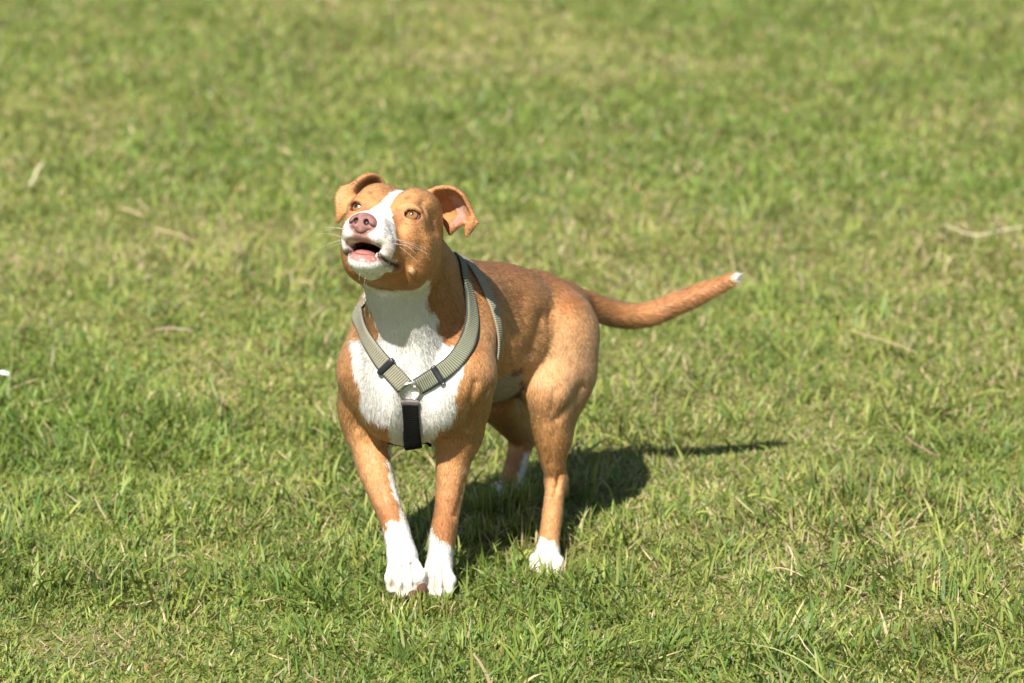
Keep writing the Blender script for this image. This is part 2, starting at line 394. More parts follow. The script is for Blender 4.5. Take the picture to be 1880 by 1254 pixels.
# tendons, folds and hollows pressed into the side that the camera can measure: pixel polyline, width, depth
GROOVES = [([(855, 880), (846, 915), (836, 945)], 6, 0.0022, 0.2), ([(824, 835), (820, 900)], 6, 0.0012, 0.2), ([(672, 815), (682, 870), (700, 920)], 6, 0.0014, 0.2),
           ([(873, 700), (864, 735), (868, 765), (858, 788)], 7, 0.0035, 0.25), ([(900, 706), (880, 740), (862, 768)], 6, 0.0030, 0.25),
           ([(636, 700), (642, 745), (656, 785)], 9, 0.0025, 0.25),
           ([(1068, 708), (1044, 744), (1024, 768)], 9, 0.0035, 0.45), ([(1020, 715), (1016, 750)], 9, 0.0028, 0.4), ([(1029, 868), (1024, 890), (1018, 910)], 4.5, 0.0040, 0.4),
           ([(1012, 800), (1010, 850)], 6, 0.0012, 0.4), ([(1000, 582), (992, 612), (978, 645)], 17, 0.0095, 0.55), ([(930, 560), (945, 620)], 12, 0.0020, 0.5), ([(955, 550), (965, 600)], 12, 0.0020, 0.5),
           ([(719, 1035), (721, 1080)], 3.5, 0.0050, 0.1), ([(738, 1040), (742, 1085)], 3.5, 0.0055, 0.1), ([(756, 1035), (762, 1075)], 3.5, 0.0050, 0.1),
           ([(788, 1042), (785, 1080)], 3, 0.0045, 0.1), ([(800, 1042), (800, 1084)], 3, 0.0050, 0.1), ([(813, 1040), (816, 1080)], 3, 0.0045, 0.1), ([(991, 1018), (988, 1048)], 2.6, 0.0045, 0.2), ([(1002, 1020), (1001, 1052)], 2.6, 0.0050, 0.2), ([(1013, 1018), (1016, 1048)], 2.6, 0.0045, 0.2),
           ([(745, 640), (750, 690)], 16, 0.0030, 0.12), ([(706, 540), (720, 600), (738, 650)], 9, 0.0020, 0.2), ([(800, 470), (826, 540), (835, 600)], 10, 0.0022, 0.25),
           ([(770, 415), (776, 440), (768, 470)], 10, 0.0015, 0.2), ([(778, 372), (792, 395), (798, 425)], 10, 0.0045, 0.2),
           ([(731, 383), (742, 377), (757, 377), (771, 387)], 5, -0.0028, 0.2), ([(645, 374), (656, 367), (670, 371)], 5, -0.0022, 0.2), ([(706, 372), (703, 390)], 6, 0.0025, 0.2),
           ([(738, 405), (750, 410), (764, 407)], 3.5, 0.0014, 0.2), ([(755, 496), (757, 499)], 5, -0.0042, 0.2), ([(786, 440), (790, 470)], 12, -0.0030, 0.2), ([(716, 440), (722, 460)], 6, -0.0015, 0.2),
           ([(690, 420), (700, 440), (703, 458)], 7, 0.0012, 0.1), ([(713, 400), (726, 430), (734, 460)], 7, 0.0022, 0.1)]
tocam = np.array([0, CAM_Y, CAM_H]) - DV; tocam /= np.linalg.norm(tocam, axis=1, keepdims=True); facing = sstep((DN * tocam).sum(1), 0.05, 0.45) if 'sstep' in globals() else np.clip(((DN * tocam).sum(1) - 0.05) / 0.4, 0, 1)
PU, PV = px(DV)
TOEG = np.zeros(len(DV))
for pl, wd, dp, ymax in GROOVES:
    pl = np.array(pl, float); sel = np.flatnonzero((PU > pl[:, 0].min() - 3 * wd) & (PU < pl[:, 0].max() + 3 * wd) & (PV > pl[:, 1].min() - 3 * wd) & (PV < pl[:, 1].max() + 3 * wd) & (facing > 0) & (DV[:, 1] < ymax))
    dd = np.full(len(sel), 99.0)
    for a, b in zip(pl[:-1], pl[1:]):
        ab = b - a; t = np.clip(((PU[sel] - a[0]) * ab[0] + (PV[sel] - a[1]) * ab[1]) / (ab @ ab), 0, 1); dd = np.minimum(dd, np.hypot(PU[sel] - a[0] - t * ab[0], PV[sel] - a[1] - t * ab[1]))
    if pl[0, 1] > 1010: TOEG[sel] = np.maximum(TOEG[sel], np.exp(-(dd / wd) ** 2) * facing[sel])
    DV[sel] -= DN[sel] * (dp * np.exp(-(dd / wd) ** 2) * facing[sel])[:, None]
def mesh_normals(V, Q):
    f = np.cross(V[Q[:, 2]] - V[Q[:, 0]], V[Q[:, 3]] - V[Q[:, 1]]); n = np.zeros_like(V)
    for k in range(4): np.add.at(n, Q[:, k], f)
    return n / np.maximum(np.linalg.norm(n, axis=1, keepdims=True), 1e-12)
DN = mesh_normals(DV, DQ)

# ------------------------------------------------------------------ coat: markings as fur colours, with some shade painted in
BROWN, RED, WHITE = np.array([0.500, 0.247, 0.093]), np.array([0.375, 0.147, 0.051]), np.array([0.83, 0.80, 0.745])
PINK, LIP, DARK = np.array([0.50, 0.235, 0.20]), np.array([0.56, 0.20, 0.165]), np.array([0.05, 0.022, 0.014])
def sstep(x, a, b): t = np.clip((x - a) / (b - a), 0, 1); return t * t * (3 - 2 * t)
def inpoly(u, v, poly):
    r = np.zeros(len(u), bool); n = len(poly)
    for i in range(n):
        (x0, y0), (x1, y1) = poly[i], poly[(i + 1) % n]
        c = ((y0 > v) != (y1 > v)) & (u < (x1 - x0) * (v - y0) / ((y1 - y0) or 1e-9) + x0); r ^= c
    return r
def seg_t(p, a, b):
    ab = b - a; t = np.clip(((p - a) @ ab) / (ab @ ab), 0, 1); return np.linalg.norm(p - (a + t[:, None] * ab), axis=1), t
def mixc(c, col_, m): return c * (1 - m[:, None]) + col_ * m[:, None]
BIB = [(640, 470), (668, 528), (675, 553), (692, 596), (697, 622), (672, 628), (649, 622), (646, 655), (652, 693), (661, 721), (660, 742), (671, 764), (693, 777),
       (712, 783), (715, 830), (800, 830), (803, 788), (826, 780), (839, 761), (837, 739), (845, 699), (856, 664), (853, 642), (838, 636), (814, 627), (801, 606), (805, 584), (789, 565),
       (783, 556), (789, 528), (799, 500), (790, 470)]
def near_d(pr, p):
    b0, b1 = pr.box(); k = np.flatnonzero(((p > b0 - 0.03) & (p < b1 + 0.03)).all(1)); return k, pr.d(p[k].astype(np.float32))
def coat(p, n):
    """colour, bare-skin amount and hair length at surface points"""
    N = len(p); q = to_head(p)
    jit = lambda sc_, k, amp: (vnoise(p, sc_, k) - 0.5) * 2 * amp
    u, v = px(p); u = u + jit(90, 1, 4.0) + jit(300, 2, 5.0); v = v + jit(90, 3, 5.0) + jit(300, 4, 6.0)
    f, l, w = q[:, 0] + jit(150, 5, 0.002), q[:, 1] + jit(150, 6, 0.0016), q[:, 2] + jit(150, 7, 0.002); al = np.abs(l)
    head = (q[:, 0] > -0.125) & (q[:, 2] > -0.115) & (np.abs(q[:, 1]) < 0.10) & (p[:, 2] > 0.47) & ~((q[:, 0] < -0.055) & (q[:, 2] < -0.085))
    c = np.tile(BROWN, (N, 1)).astype(float); bare = np.zeros(N)
    m = vnoise(p, 14, 8); c = mixc(c, RED, 0.35 * sstep(m, 0.45, 0.8))
    c = mixc(c, RED, 0.75 * sstep(n[:, 2], 0.55, 0.95) * ~head * (p[:, 2] > 0.33))                       # redder along the back
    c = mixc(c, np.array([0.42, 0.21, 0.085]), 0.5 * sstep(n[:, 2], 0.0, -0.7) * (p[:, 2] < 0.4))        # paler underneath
    thigh = np.linalg.norm(p - P(1020, 680, 0.27), axis=1); c = mixc(c, np.array([0.59, 0.35, 0.17]), 0.55 * sstep(thigh, 0.11, 0.04))
    c = mixc(c, RED, 0.7 * (p[:, 1] < 0.2) * (v > 455) * (v < 640) * (u > 775) * (u < 872) * ~head)
    c = mixc(c, RED, 0.45 * head * sstep(q[:, 2], -0.05, -0.10)); c = mixc(c, RED, 0.4 * head * sstep(q[:, 0], -0.05, -0.10))
    white = np.zeros(N, bool)
    front = (p[:, 1] < 0.20) & ~head & (p[:, 2] > 0.20)
    white |= front & inpoly(u, v, BIB) & ((n[:, 1] < 0.25) | (n[:, 2] < -0.5))
    # belly: brown spots; white fur greyed, its shade painted into the colour
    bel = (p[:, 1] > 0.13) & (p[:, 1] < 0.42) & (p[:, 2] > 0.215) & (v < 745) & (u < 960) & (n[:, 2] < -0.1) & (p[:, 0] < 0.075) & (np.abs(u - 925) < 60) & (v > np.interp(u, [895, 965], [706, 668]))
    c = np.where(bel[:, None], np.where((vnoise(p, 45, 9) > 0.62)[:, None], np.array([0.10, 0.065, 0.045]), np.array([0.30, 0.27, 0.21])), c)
    # feet
    dRF = np.min([seg_t(p, RF[i], RF[i + 1])[0] for i in range(4)], 0); dLF = np.min([seg_t(p, LF[i], LF[i + 1])[0] for i in range(4)], 0)
    isR = (dRF < dLF) & (p[:, 1] < 0.16); isL = ~isR & (p[:, 1] < 0.11) & (u < 880)
    low = p[:, 2] < 0.20
    c = mixc(c, RED, 0.75 * (low & (isR | isL)) * sstep(v, 860, 960))
    white |= low & isR & (v > np.interp(u, [700, 706, 716, 730, 748], [984, 968, 958, 955, 950]))
    white |= low & isR & (v > 815) & (v < 950) & (u > np.interp(v, [818, 847, 877, 909, 935], [703, 708, 713, 722, 734])) & (n[:, 0] > 0.2)
    white |= low & isL & (v > np.interp(u, [786, 795, 806, 820, 836], [966, 978, 993, 998, 1003]))
    hl = low & (p[:, 1] > 0.07) & (p[:, 1] < 0.30) & (u > 950)
    white |= hl & (v > np.interp(u, [980, 990, 1003, 1030], [972, 984, 994, 1000]))
    hr_ = low & (p[:, 1] > 0.33)
    white |= hr_ & ((v > 888) | ((u > np.interp(v, [830, 880], [962, 950])) & (v > 832)))
    dt = np.linalg.norm(p - tailp[-1], axis=1); white |= (dt < 0.009 + jit(300, 10, 0.009))
    tl = (p[:, 0] > tailp[0][0] + 0.03) & (p[:, 1] > 0.40) & (p[:, 2] > 0.24); c = mixc(c, np.array([0.55, 0.245, 0.085]), 0.75 * tl)
    # face
    blaze = head & (al < np.interp(f, [-0.095, -0.06, -0.02, 0.0, 0.012], [0.004, 0.0075, 0.0075, 0.0085, 0.010])) & (f > -0.092) & (w > -0.02)
    muz = head & (f > 0.004 + np.maximum(al - 0.008, 0) * 1.05 + np.maximum(-0.045 - w, 0) * 0.10) & (w > -0.072)
    chin = head & (f > 0.010 + np.maximum(w + 0.085, 0) * 0.6) & (w <= -0.070)
    white |= blaze | muz | chin
    dirty = sstep(p[:, 2], 0.085, 0.010) * (0.25 + 0.75 * vnoise(p, 60, 14)); W_ = WHITE * (0.96 + 0.08 * vnoise(p, 50, 15)[:, None]); W_ = mixc(W_, np.array([0.42, 0.36, 0.22]), 0.65 * dirty)
    c = np.where(white[:, None], W_, c)
    c = mixc(c, np.array([0.70, 0.50, 0.44]), 0.55 * (muz & (f > 0.02) & (w < -0.018)) * sstep(vnoise(p, 110, 16), 0.42, 0.7))
    wart = np.linalg.norm(np.c_[px(p)[0] - 755, px(p)[1] - 497], axis=1); c = mixc(c, np.array([0.60, 0.36, 0.17]), 0.9 * sstep(wart, 8, 5) * head * (q[:, 1] > 0))
    for s in (-1, 1):
        br = np.linalg.norm((q - np.array([-0.014, s * 0.029, 0.022])) / [0.012, 0.0085, 0.008], axis=1)
        c = mixc(c, RED * 0.6, 0.9 * sstep(br, 1.15, 0.7) * head * ~white)
        tr = np.linalg.norm((q - np.array([0.008, s * 0.026, -0.012])) / [0.020, 0.013, 0.020], axis=1)
        c = mixc(c, RED * 0.8, 0.9 * sstep(tr, 1.2, 0.5) * head * ~white)
        de = np.linalg.norm(p - EYE[s], axis=1); a = np.arccos(np.clip(((p - EYE[s]) @ EYED[s]) / np.maximum(de, 1e-6), -1, 1))
        rim = sstep(de, 0.0235, 0.0160) * sstep(a, 1.45, 1.05)
        c = mixc(c, np.array([0.15, 0.055, 0.034]), rim * 0.8); bare = np.maximum(bare, rim)
        c = mixc(c, DARK * 0.6, sstep(de, 0.0162, 0.0142) * (a < 1.35)); bare = np.maximum(bare, sstep(de, 0.0165, 0.0145) * (a < 1.3))
        # lip line and mouth corner
    ph = np.linalg.norm((np.c_[f, l, w] - np.array([0.070, 0, -0.048])) / [0.020, 0.0165, 0.0115], axis=1)
    c = mixc(c, PINK * 0.82, 0.9 * sstep(ph, 1.15, 0.75) * head); bare = np.maximum(bare, sstep(ph, 1.1, 0.7) * head)
    ll = np.linalg.norm((np.c_[f, l, w] - np.array([0.050, 0.002, -0.0745])) / [0.026, 0.0240, 0.0125], axis=1)
    c = mixc(c, LIP * (0.45 + 0.4 * vnoise(p, 190, 19))[:, None], 0.95 * sstep(ll, 1.12, 0.85) * head); bare = np.maximum(bare, sstep(ll, 1.15, 0.8) * head)
    inn = np.linalg.norm((q - np.array([0.030, 0, -0.0610])) / [0.034, 0.0215, 0.0100], axis=1)
    c = mixc(c, np.array([0.055, 0.018, 0.016]), sstep(inn, 1.12, 1.0) * head * (q[:, 2] > -0.0675)); bare = np.maximum(bare, sstep(inn, 1.15, 1.0) * head)  # mouth lining darkened: the cavity's shade is put into its colour
    ns = np.linalg.norm((q - np.array([0.0775, 0, -0.0285])) / [0.018, 0.0225, 0.0185], axis=1); c = mixc(c, PINK * 0.5, sstep(ns, 1.05, 0.9) * head); bare = np.maximum(bare, sstep(ns, 1.1, 0.95) * head)
    lc = lip_dist(p)
    c = mixc(c, np.array([0.17, 0.062, 0.045]), 0.75 * sstep(lc, 11, 5) * head); c = mixc(c, DARK * 0.6, 0.95 * sstep(lc, 4.0, 2.0) * head); bare = np.maximum(bare, sstep(lc, 8, 4) * head)
    # freckles on the muzzle
    fr = vnoise(p, 380, 12) > 0.76; c = np.where((fr & chin)[:, None], WHITE * 0.5, c); c = np.where((fr & muz & (f > 0.02) & (w < -0.025))[:, None], WHITE * 0.38, c)
    lipl = np.linalg.norm((np.c_[f, l, w] - np.array([0.062, 0, -0.0595])) / [0.030, 0.0265, 0.0120], axis=1); c = mixc(c, np.array([0.16, 0.06, 0.05]), 0.6 * head * sstep(np.abs(lipl - 1.0), 0.09, 0.03) * (vnoise(p, 140, 17) > 0.3))
    # inside of the near ear
    nearL = (q[:, 1] > 0.055) & head & (n @ unit(np.array([-0.2, -1, 0.25])) > 0.0)
    inner = nearL & inpoly(u, v, [(818, 362), (836, 357), (850, 368), (858, 386), (856, 404), (842, 412), (824, 416), (812, 400), (812, 380)])
    c = np.where(inner[:, None], np.array([0.50, 0.29, 0.22]) * (0.75 + 0.5 * vnoise(p, 170, 18)[:, None]), c); bare = np.maximum(bare, inner * 0.7)
    # hair length: blend of what the nearest parts carry
    acc = np.zeros(N); ws = np.zeros(N)
    for pr, k, sg, hl_ in prims:
        if sg > 0:
            k_, dd = near_d(pr, p); wt = np.exp(-np.maximum(dd, 0) / 0.006); acc[k_] += wt * hl_; ws[k_] += wt
    length = np.where(ws > 1e-6, acc / np.maximum(ws, 1e-9), 0.007)
    return c, bare, length
def flow(p, n):
    acc = np.zeros_like(p)
    for pr, k, sg, _ in prims:
        if sg > 0: k_, dd = near_d(pr, p); acc[k_] += np.exp(-np.maximum(dd, 0) / 0.008)[:, None] * pr.flow
    acc += np.array([0, 0, -0.25])
    acc -= n * (acc * n).sum(1, keepdims=True)
    return acc / np.maximum(np.linalg.norm(acc, axis=1, keepdims=True), 1e-6)

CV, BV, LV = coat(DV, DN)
CV = mixc(CV, np.array([0.34, 0.27, 0.20]), 0.75 * TOEG); LV = LV * (1 - 0.5 * TOEG)  # grooves between the toes tinted darker: crease shade painted into the fur
FV = flow(DV, DN)

def skin_mat():
    m, nt, b = material('coat_skin')
    a = nt.nodes.new('ShaderNodeAttribute'); a.attribute_name = 'coat'
    n1 = nt.nodes.new('ShaderNodeTexNoise'); n1.inputs['Scale'].default_value = 900; n1.inputs['Detail'].default_value = 2
    r = nt.nodes.new('ShaderNodeMapRange'); r.inputs[3].default_value = 0.72; r.inputs[4].default_value = 1.12
    nt.links.new(n1.outputs['Fac'], r.inputs[0])
    mx = nt.nodes.new('ShaderNodeVectorMath'); mx.operation = 'SCALE'
    nt.links.new(a.outputs['Color'], mx.inputs[0]); nt.links.new(r.outputs[0], mx.inputs['Scale'])
    nt.links.new(mx.outputs[0], b.inputs['Base Color'])
    bare = nt.nodes.new('ShaderNodeAttribute'); bare.attribute_name = 'bare'
    ro = nt.nodes.new('ShaderNodeMapRange'); ro.inputs[3].default_value = 0.75; ro.inputs[4].default_value = 0.38
    nt.links.new(bare.outputs['Fac'], ro.inputs[0]); nt.links.new(ro.outputs[0], b.inputs['Roughness'])
    b.inputs['Specular IOR Level'].default_value = 0.3
    bp = nt.nodes.new('ShaderNodeBump'); bp.inputs['Strength'].default_value = 0.5; bp.inputs['Distance'].default_value = 0.0008
    nt.links.new(n1.outputs['Fac'], bp.inputs['Height']); nt.links.new(bp.outputs[0], b.inputs['Normal'])
    return m
dog = mesh_np('dog', DV, DQ, skin_mat())
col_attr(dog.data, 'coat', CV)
ba = dog.data.attributes.new('bare', 'FLOAT', 'POINT'); ba.data.foreach_set('value', BV.astype(np.float32))
tag(dog, 'brown and white short-haired dog walking on the grass, head raised, mouth open', 'dog')

# --- harness: every strap is laid on the body's surface
CAMP = np.array([0, CAM_Y, CAM_H])
def pick(u, v): return body.hit(CAMP, unit(P(u, v, 0.0) - CAMP), 4.3, 5.6)
def spline(pts, n):
    pts = np.asarray(pts, float); seg = np.r_[0, np.cumsum(np.linalg.norm(np.diff(pts, axis=0), axis=1))]; t = seg / seg[-1]
    g = np.interp(np.linspace(0, 1, n * 4), t, np.linspace(0, 1, len(pts))); c = crom(pts, g)
    seg = np.r_[0, np.cumsum(np.linalg.norm(np.diff(c, axis=0), axis=1))]; s = np.linspace(0, seg[-1], n)
    return np.stack([np.interp(s, seg, c[:, a]) for a in range(3)], -1)
def smooth_line(c, it):
    for _ in range(it): c[1:-1] = 0.5 * c[1:-1] + 0.25 * (c[:-2] + c[2:])
    return c
def ribbon(name, line, width, mat, parent, off=0.0035, thick=0.0026, body=body):
    """a flat strap of the given width that follows line and hugs the body"""
    n = len(line); line = line.copy()
    for _ in range(6):
        line = smooth_line(line, 3); line = body.to_level(line, off, 3, only_out=True)
    nrm, _ = body.grad(line); nrm = smooth_line(nrm, 12); nrm /= np.linalg.norm(nrm, axis=1, keepdims=True)
    t = np.gradient(line, axis=0); t /= np.linalg.norm(t, axis=1, keepdims=True)
    w = np.cross(nrm, t); w /= np.linalg.norm(w, axis=1, keepdims=True)
    J = 9; V = []
    s = np.r_[0, np.cumsum(np.linalg.norm(np.diff(line, axis=0), axis=1))]
    rows = []
    for j in range(J):
        a = (j / (J - 1) - 0.5) * width; q = body.to_level(line + w * a, off, 4, only_out=True)
        rows.append(q)
    rows = np.array(rows)
    for _ in range(3): rows[1:-1] = 0.5 * rows[1:-1] + 0.25 * (rows[:-2] + rows[2:])
    edge = np.ones(J); edge[0] = edge[-1] = 0.55
    top = rows + nrm[None] * (thick * edge)[:, None, None]; bot = rows - nrm[None] * (0.0004 * edge)[:, None, None]
    ring = np.concatenate([top, bot[::-1]], 0); K = len(ring)                     # (K, n, 3)
    V = ring.transpose(1, 0, 2).reshape(-1, 3); faces = []
    i = np.arange(n - 1)[:, None]; k = np.arange(K)[None]; k2 = (k + 1) % K
    faces = np.stack([i * K + k, i * K + k2, (i + 1) * K + k2, (i + 1) * K + k], -1).reshape(-1, 4)
    for e in (0, n - 1):
        for j in range(J - 1):
            fc = [e * K + j, e * K + j + 1, e * K + K - 2 - j, e * K + K - 1 - j]; faces = np.r_[faces, [fc if e else fc[::-1]]]
    o = mesh_np(name, V, faces, mat, parent)
    uv = o.data.uv_layers.new(name='UVMap'); li = np.empty(len(o.data.loops), np.int32); o.data.loops.foreach_get('vertex_index', li)
    jj = np.r_[np.linspace(0, 1, J), np.linspace(1, 0, J)]
    uv.data.foreach_set('uv', np.stack([s[li // K], jj[li % K] * width], -1).astype(np.float32).ravel())
    return o, line, w, nrm
def webbing(name, c1, c2, fleck=0.0):
    m, nt, b = material(name); L = nt.links.new
    uv = nt.nodes.new('ShaderNodeUVMap'); sx = nt.nodes.new('ShaderNodeSeparateXYZ'); L(uv.outputs[0], sx.inputs[0])
    def wave(sock, period):
        a = nt.nodes.new('ShaderNodeMath'); a.operation = 'MULTIPLY'; a.inputs[1].default_value = 2 * math.pi / period; L(sock, a.inputs[0])
        s_ = nt.nodes.new('ShaderNodeMath'); s_.operation = 'SINE'; L(a.outputs[0], s_.inputs[0])
        r = nt.nodes.new('ShaderNodeMapRange'); r.inputs[1].default_value = -1; L(s_.outputs[0], r.inputs[0]); return r.outputs[0]
    rib = wave(sx.outputs[0], 0.0034); fine = wave(sx.outputs[1], 0.0011)
    nz = nt.nodes.new('ShaderNodeTexNoise'); nz.inputs['Scale'].default_value = 700; nz.inputs['Detail'].default_value = 3
    ad = nt.nodes.new('ShaderNodeMath'); ad.operation = 'MULTIPLY_ADD'; L(nz.outputs['Fac'], ad.inputs[0]); ad.inputs[1].default_value = 0.6 + fleck; L(rib, ad.inputs[2])
    cl = nt.nodes.new('ShaderNodeMapRange'); cl.inputs[1].default_value = 0.3 + fleck * 0.5; cl.inputs[2].default_value = 1.1 + fleck * 0.5; L(ad.outputs[0], cl.inputs[0])
    mx = nt.nodes.new('ShaderNodeMix'); mx.data_type = 'RGBA'; L(cl.outputs[0], mx.inputs[0])
    mx.inputs[6].default_value = (*c1, 1); mx.inputs[7].default_value = (*c2, 1); L(mx.outputs[2], b.inputs['Base Color'])
    h = nt.nodes.new('ShaderNodeMath'); h.operation = 'MULTIPLY_ADD'; L(fine, h.inputs[0]); h.inputs[1].default_value = 0.3; L(rib, h.inputs[2])
    bp = nt.nodes.new('ShaderNodeBump'); bp.inputs['Strength'].default_value = 0.8; bp.inputs['Distance'].default_value = 0.0007
    L(h.outputs[0], bp.inputs['Height']); L(bp.outputs[0], b.inputs['Normal'])
    b.inputs['Roughness'].default_value = 0.85; b.inputs['Specular IOR Level'].default_value = 0.25
    return m
mWeb = webbing('olive_webbing', (0.140, 0.132, 0.090), (0.290, 0.272, 0.200))
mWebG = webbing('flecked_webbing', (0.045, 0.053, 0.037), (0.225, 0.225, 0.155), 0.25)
mBlack = webbing('black_webbing', (0.003, 0.003, 0.003), (0.008, 0.0078, 0.0075)); mBlack.node_tree.nodes['Principled BSDF'].inputs['Specular IOR Level'].default_value = 0.12
mLining = simple('dark_teal_lining', (0.018, 0.028, 0.026), 0.8)
mPlastic = simple('black_plastic', (0.013, 0.013, 0.016), 0.35)
mMetal = simple('worn_steel', (0.55, 0.53, 0.50), 0.28, 1.0)
harness = empty('dog_harness', pick(752, 712))
tag(harness, "olive webbing harness with black buckles strapped round the dog's chest and neck", 'harness')
RINGC = pick(753, 716)
# around the neck: seen points picked on the surface, the hidden nape cast outward from inside the neck
cn_ = P(770, 585, 0.10)
def cast(c, d): return body.hit(c, unit(d), 0.0, 0.30, last=True)
nape = [cast(cn_, d) for d in [(0.35, 0.55, 0.75), (0.10, 0.65, 0.80), (-0.20, 0.65, 0.75), (-0.55, 0.50, 0.55), (-0.9, 0.25, 0.25)]]
rightPts = [pick(658, 572), pick(668, 600), pick(682, 630), pick(703, 662), pick(727, 690), pick(743, 708)]
leftPts = [pick(763, 709), pick(801, 690), pick(834, 668), pick(855, 637), pick(864, 600), pick(862, 568), pick(858, 537), pick(848, 503)]
sR, lineR, wR, nR = ribbon('neck_strap', spline(nape[2:] + rightPts, 120), 0.0250, mWeb, harness)
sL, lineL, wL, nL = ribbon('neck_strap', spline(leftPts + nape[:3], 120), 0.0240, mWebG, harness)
for (ln, ww, nn, par) in ((lineL, wL, nL, sL), (lineR, wR, nR, sR)):
    sgn = 1.0
    inner = ln + ww * 0.0
    ribbon('lining', ln, 0.0272, mLining, par, off=0.0012, thick=0.0020)
# around the trunk behind the forelegs
tb = Field(prims[trunk0:trunk1] + [prims[trunk1], prims[trunk1 + 2]], 0.004)
g0, g1, g2 = pick(858, 486), pick(911, 600), P(757, 806, 0.12)
gc = P(830, 640, 0.17); gn = unit(np.cross(g1 - g0, g2 - g0)); e1 = unit(g0 - gc - gn * ((g0 - gc) @ gn)); e2 = np.cross(gn, e1)
gc = gc - gn * ((gc - g0) @ gn)
loop = []
for a in np.linspace(0, 2 * math.pi, 41)[:-1]:
    d_ = math.cos(a) * e1 + math.sin(a) * e2; t_ = np.arange(0.0, 0.2, 0.002)
    vals = tb.at(gc + t_[:, None] * d_); k_ = np.argmax(vals > 0); loop.append(gc + t_[k_] * d_)
loop = np.array(loop); loop = np.r_[loop, loop[:1]]
sG, lineG, wG, nG = ribbon('girth_strap', spline(loop, 220), 0.0195, mWeb, harness, body=tb)
# black strap down the breastbone
downPts = [pick(753, 731), pick(754, 748), pick(756, 766), pick(757, 784), P(757, 800, float(pick(757, 784)[1]) + 0.008), P(758, 814, float(pick(757, 784)[1]) + 0.022)]
sB, lineB, wB, nB = ribbon('chest_strap', spline(downPts, 60), 0.0275, mBlack, harness, off=0.005, thick=0.0032)
underPts = [P(718, 788, 0.055), P(738, 806, 0.055), P(757, 811, 0.06), P(780, 806, 0.062), P(800, 792, 0.07)]
sU, lineU, _, _ = ribbon('belly_strap', spline(underPts, 40), 0.022, mBlack, harness, off=0.004, thick=0.003)
def box_on(name, line, w, nrm, s_at, length, width, height, mat, parent):
    """a rounded slide buckle that grips the strap at arc length fraction s_at"""
    i = int(s_at * (len(line) - 1)); c = line[i]; t = unit(line[min(i + 2, len(line) - 1)] - line[max(i - 2, 0)]); n_ = nrm[i]; ww = unit(np.cross(n_, t))
    V = []; F = []; ns, nr = 13, 10
    prof = [(0.5 * length * math.copysign(abs(math.cos(a)) ** 0.5, math.cos(a)), 0.5 * height * math.copysign(abs(math.sin(a)) ** 0.5, math.sin(a))) for a in np.linspace(0, 2 * math.pi, nr, endpoint=False)]
    for k in range(ns):
        x = (k / (ns - 1) - 0.5); e = 1.0 - 0.35 * (abs(x) * 2) ** 8
        base = body.to_level((c + ww * x * width)[None], 0.0045, 4, only_out=True)[0]
        for (a, b) in prof: V.append(base + t * a * e + n_ * (b * e + 0.0012))
    for k in range(ns - 1):
        for j in range(nr): F.append([k * nr + j, k * nr + (j + 1) % nr, (k + 1) * nr + (j + 1) % nr, (k + 1) * nr + j])
    for k in (0, ns - 1):
        V.append(np.mean(V[k * nr:(k + 1) * nr], 0)); ci = len(V) - 1
        for j in range(0, nr, 1): F.append([ci, k * nr + j, k * nr + (j + 1) % nr, ci])
    me = bpy.data.meshes.new(name); me.from_pydata([tuple(x) for x in V], [], [f if f[0] != f[3] else f[:3] for f in F]); me.update()
    for pl in me.polygons: pl.use_smooth = True
    me.materials.append(mat); o = bpy.data.objects.new(name, me); col.objects.link(o); o.parent = parent
    return o
def frac(line, p): return np.argmin(np.linalg.norm(line - p, axis=1)) / (len(line) - 1)
box_on('slide_buckle', lineR, wR, nR, frac(lineR, pick(712, 673)), 0.0100, 0.034, 0.0070, mPlastic, harness)
box_on('slide_buckle', lineL, wL, nL, frac(lineL, pick(802, 689)), 0.0095, 0.032, 0.0070, mPlastic, harness)
box_on('slide_buckle', lineB, wB, nB, 0.04, 0.0090, 0.030, 0.0075, simple('rubbed_plastic', (0.10, 0.085, 0.08), 0.5), harness)
def torus(name, c, n_, R, r, mat, parent, N=40, K=12, squash=1.0):
    a = unit(np.cross(n_, (0, 0, 1))); b = np.cross(n_, a); V = []
    for i in range(N):
        th = 2 * math.pi * i / N; d = a * math.cos(th) + b * math.sin(th) * squash
        for k in range(K):
            ph = 2 * math.pi * k / K; V.append(c + d * (R + r * math.cos(ph)) + n_ * r * math.sin(ph))
    F = [[i * K + k, ((i + 1) % N) * K + k, ((i + 1) % N) * K + (k + 1) % K, i * K + (k + 1) % K] for i in range(N) for k in range(K)]
    return mesh_np(name, V, F, mat, parent)
rn, _ = body.grad(RINGC[None]); torus('steel_ring', RINGC + rn[0] * 0.0060, rn[0], 0.0155, 0.0019, mMetal, harness)
for o in harness.children: o.matrix_parent_inverse = __import__('mathutils').Matrix.Translation(harness.location).inverted()
STRAPS = [(lineR, 0.0145), (lineL, 0.0145), (lineG, 0.0130), (lineB, 0.0150), (lineU, 0.012)]

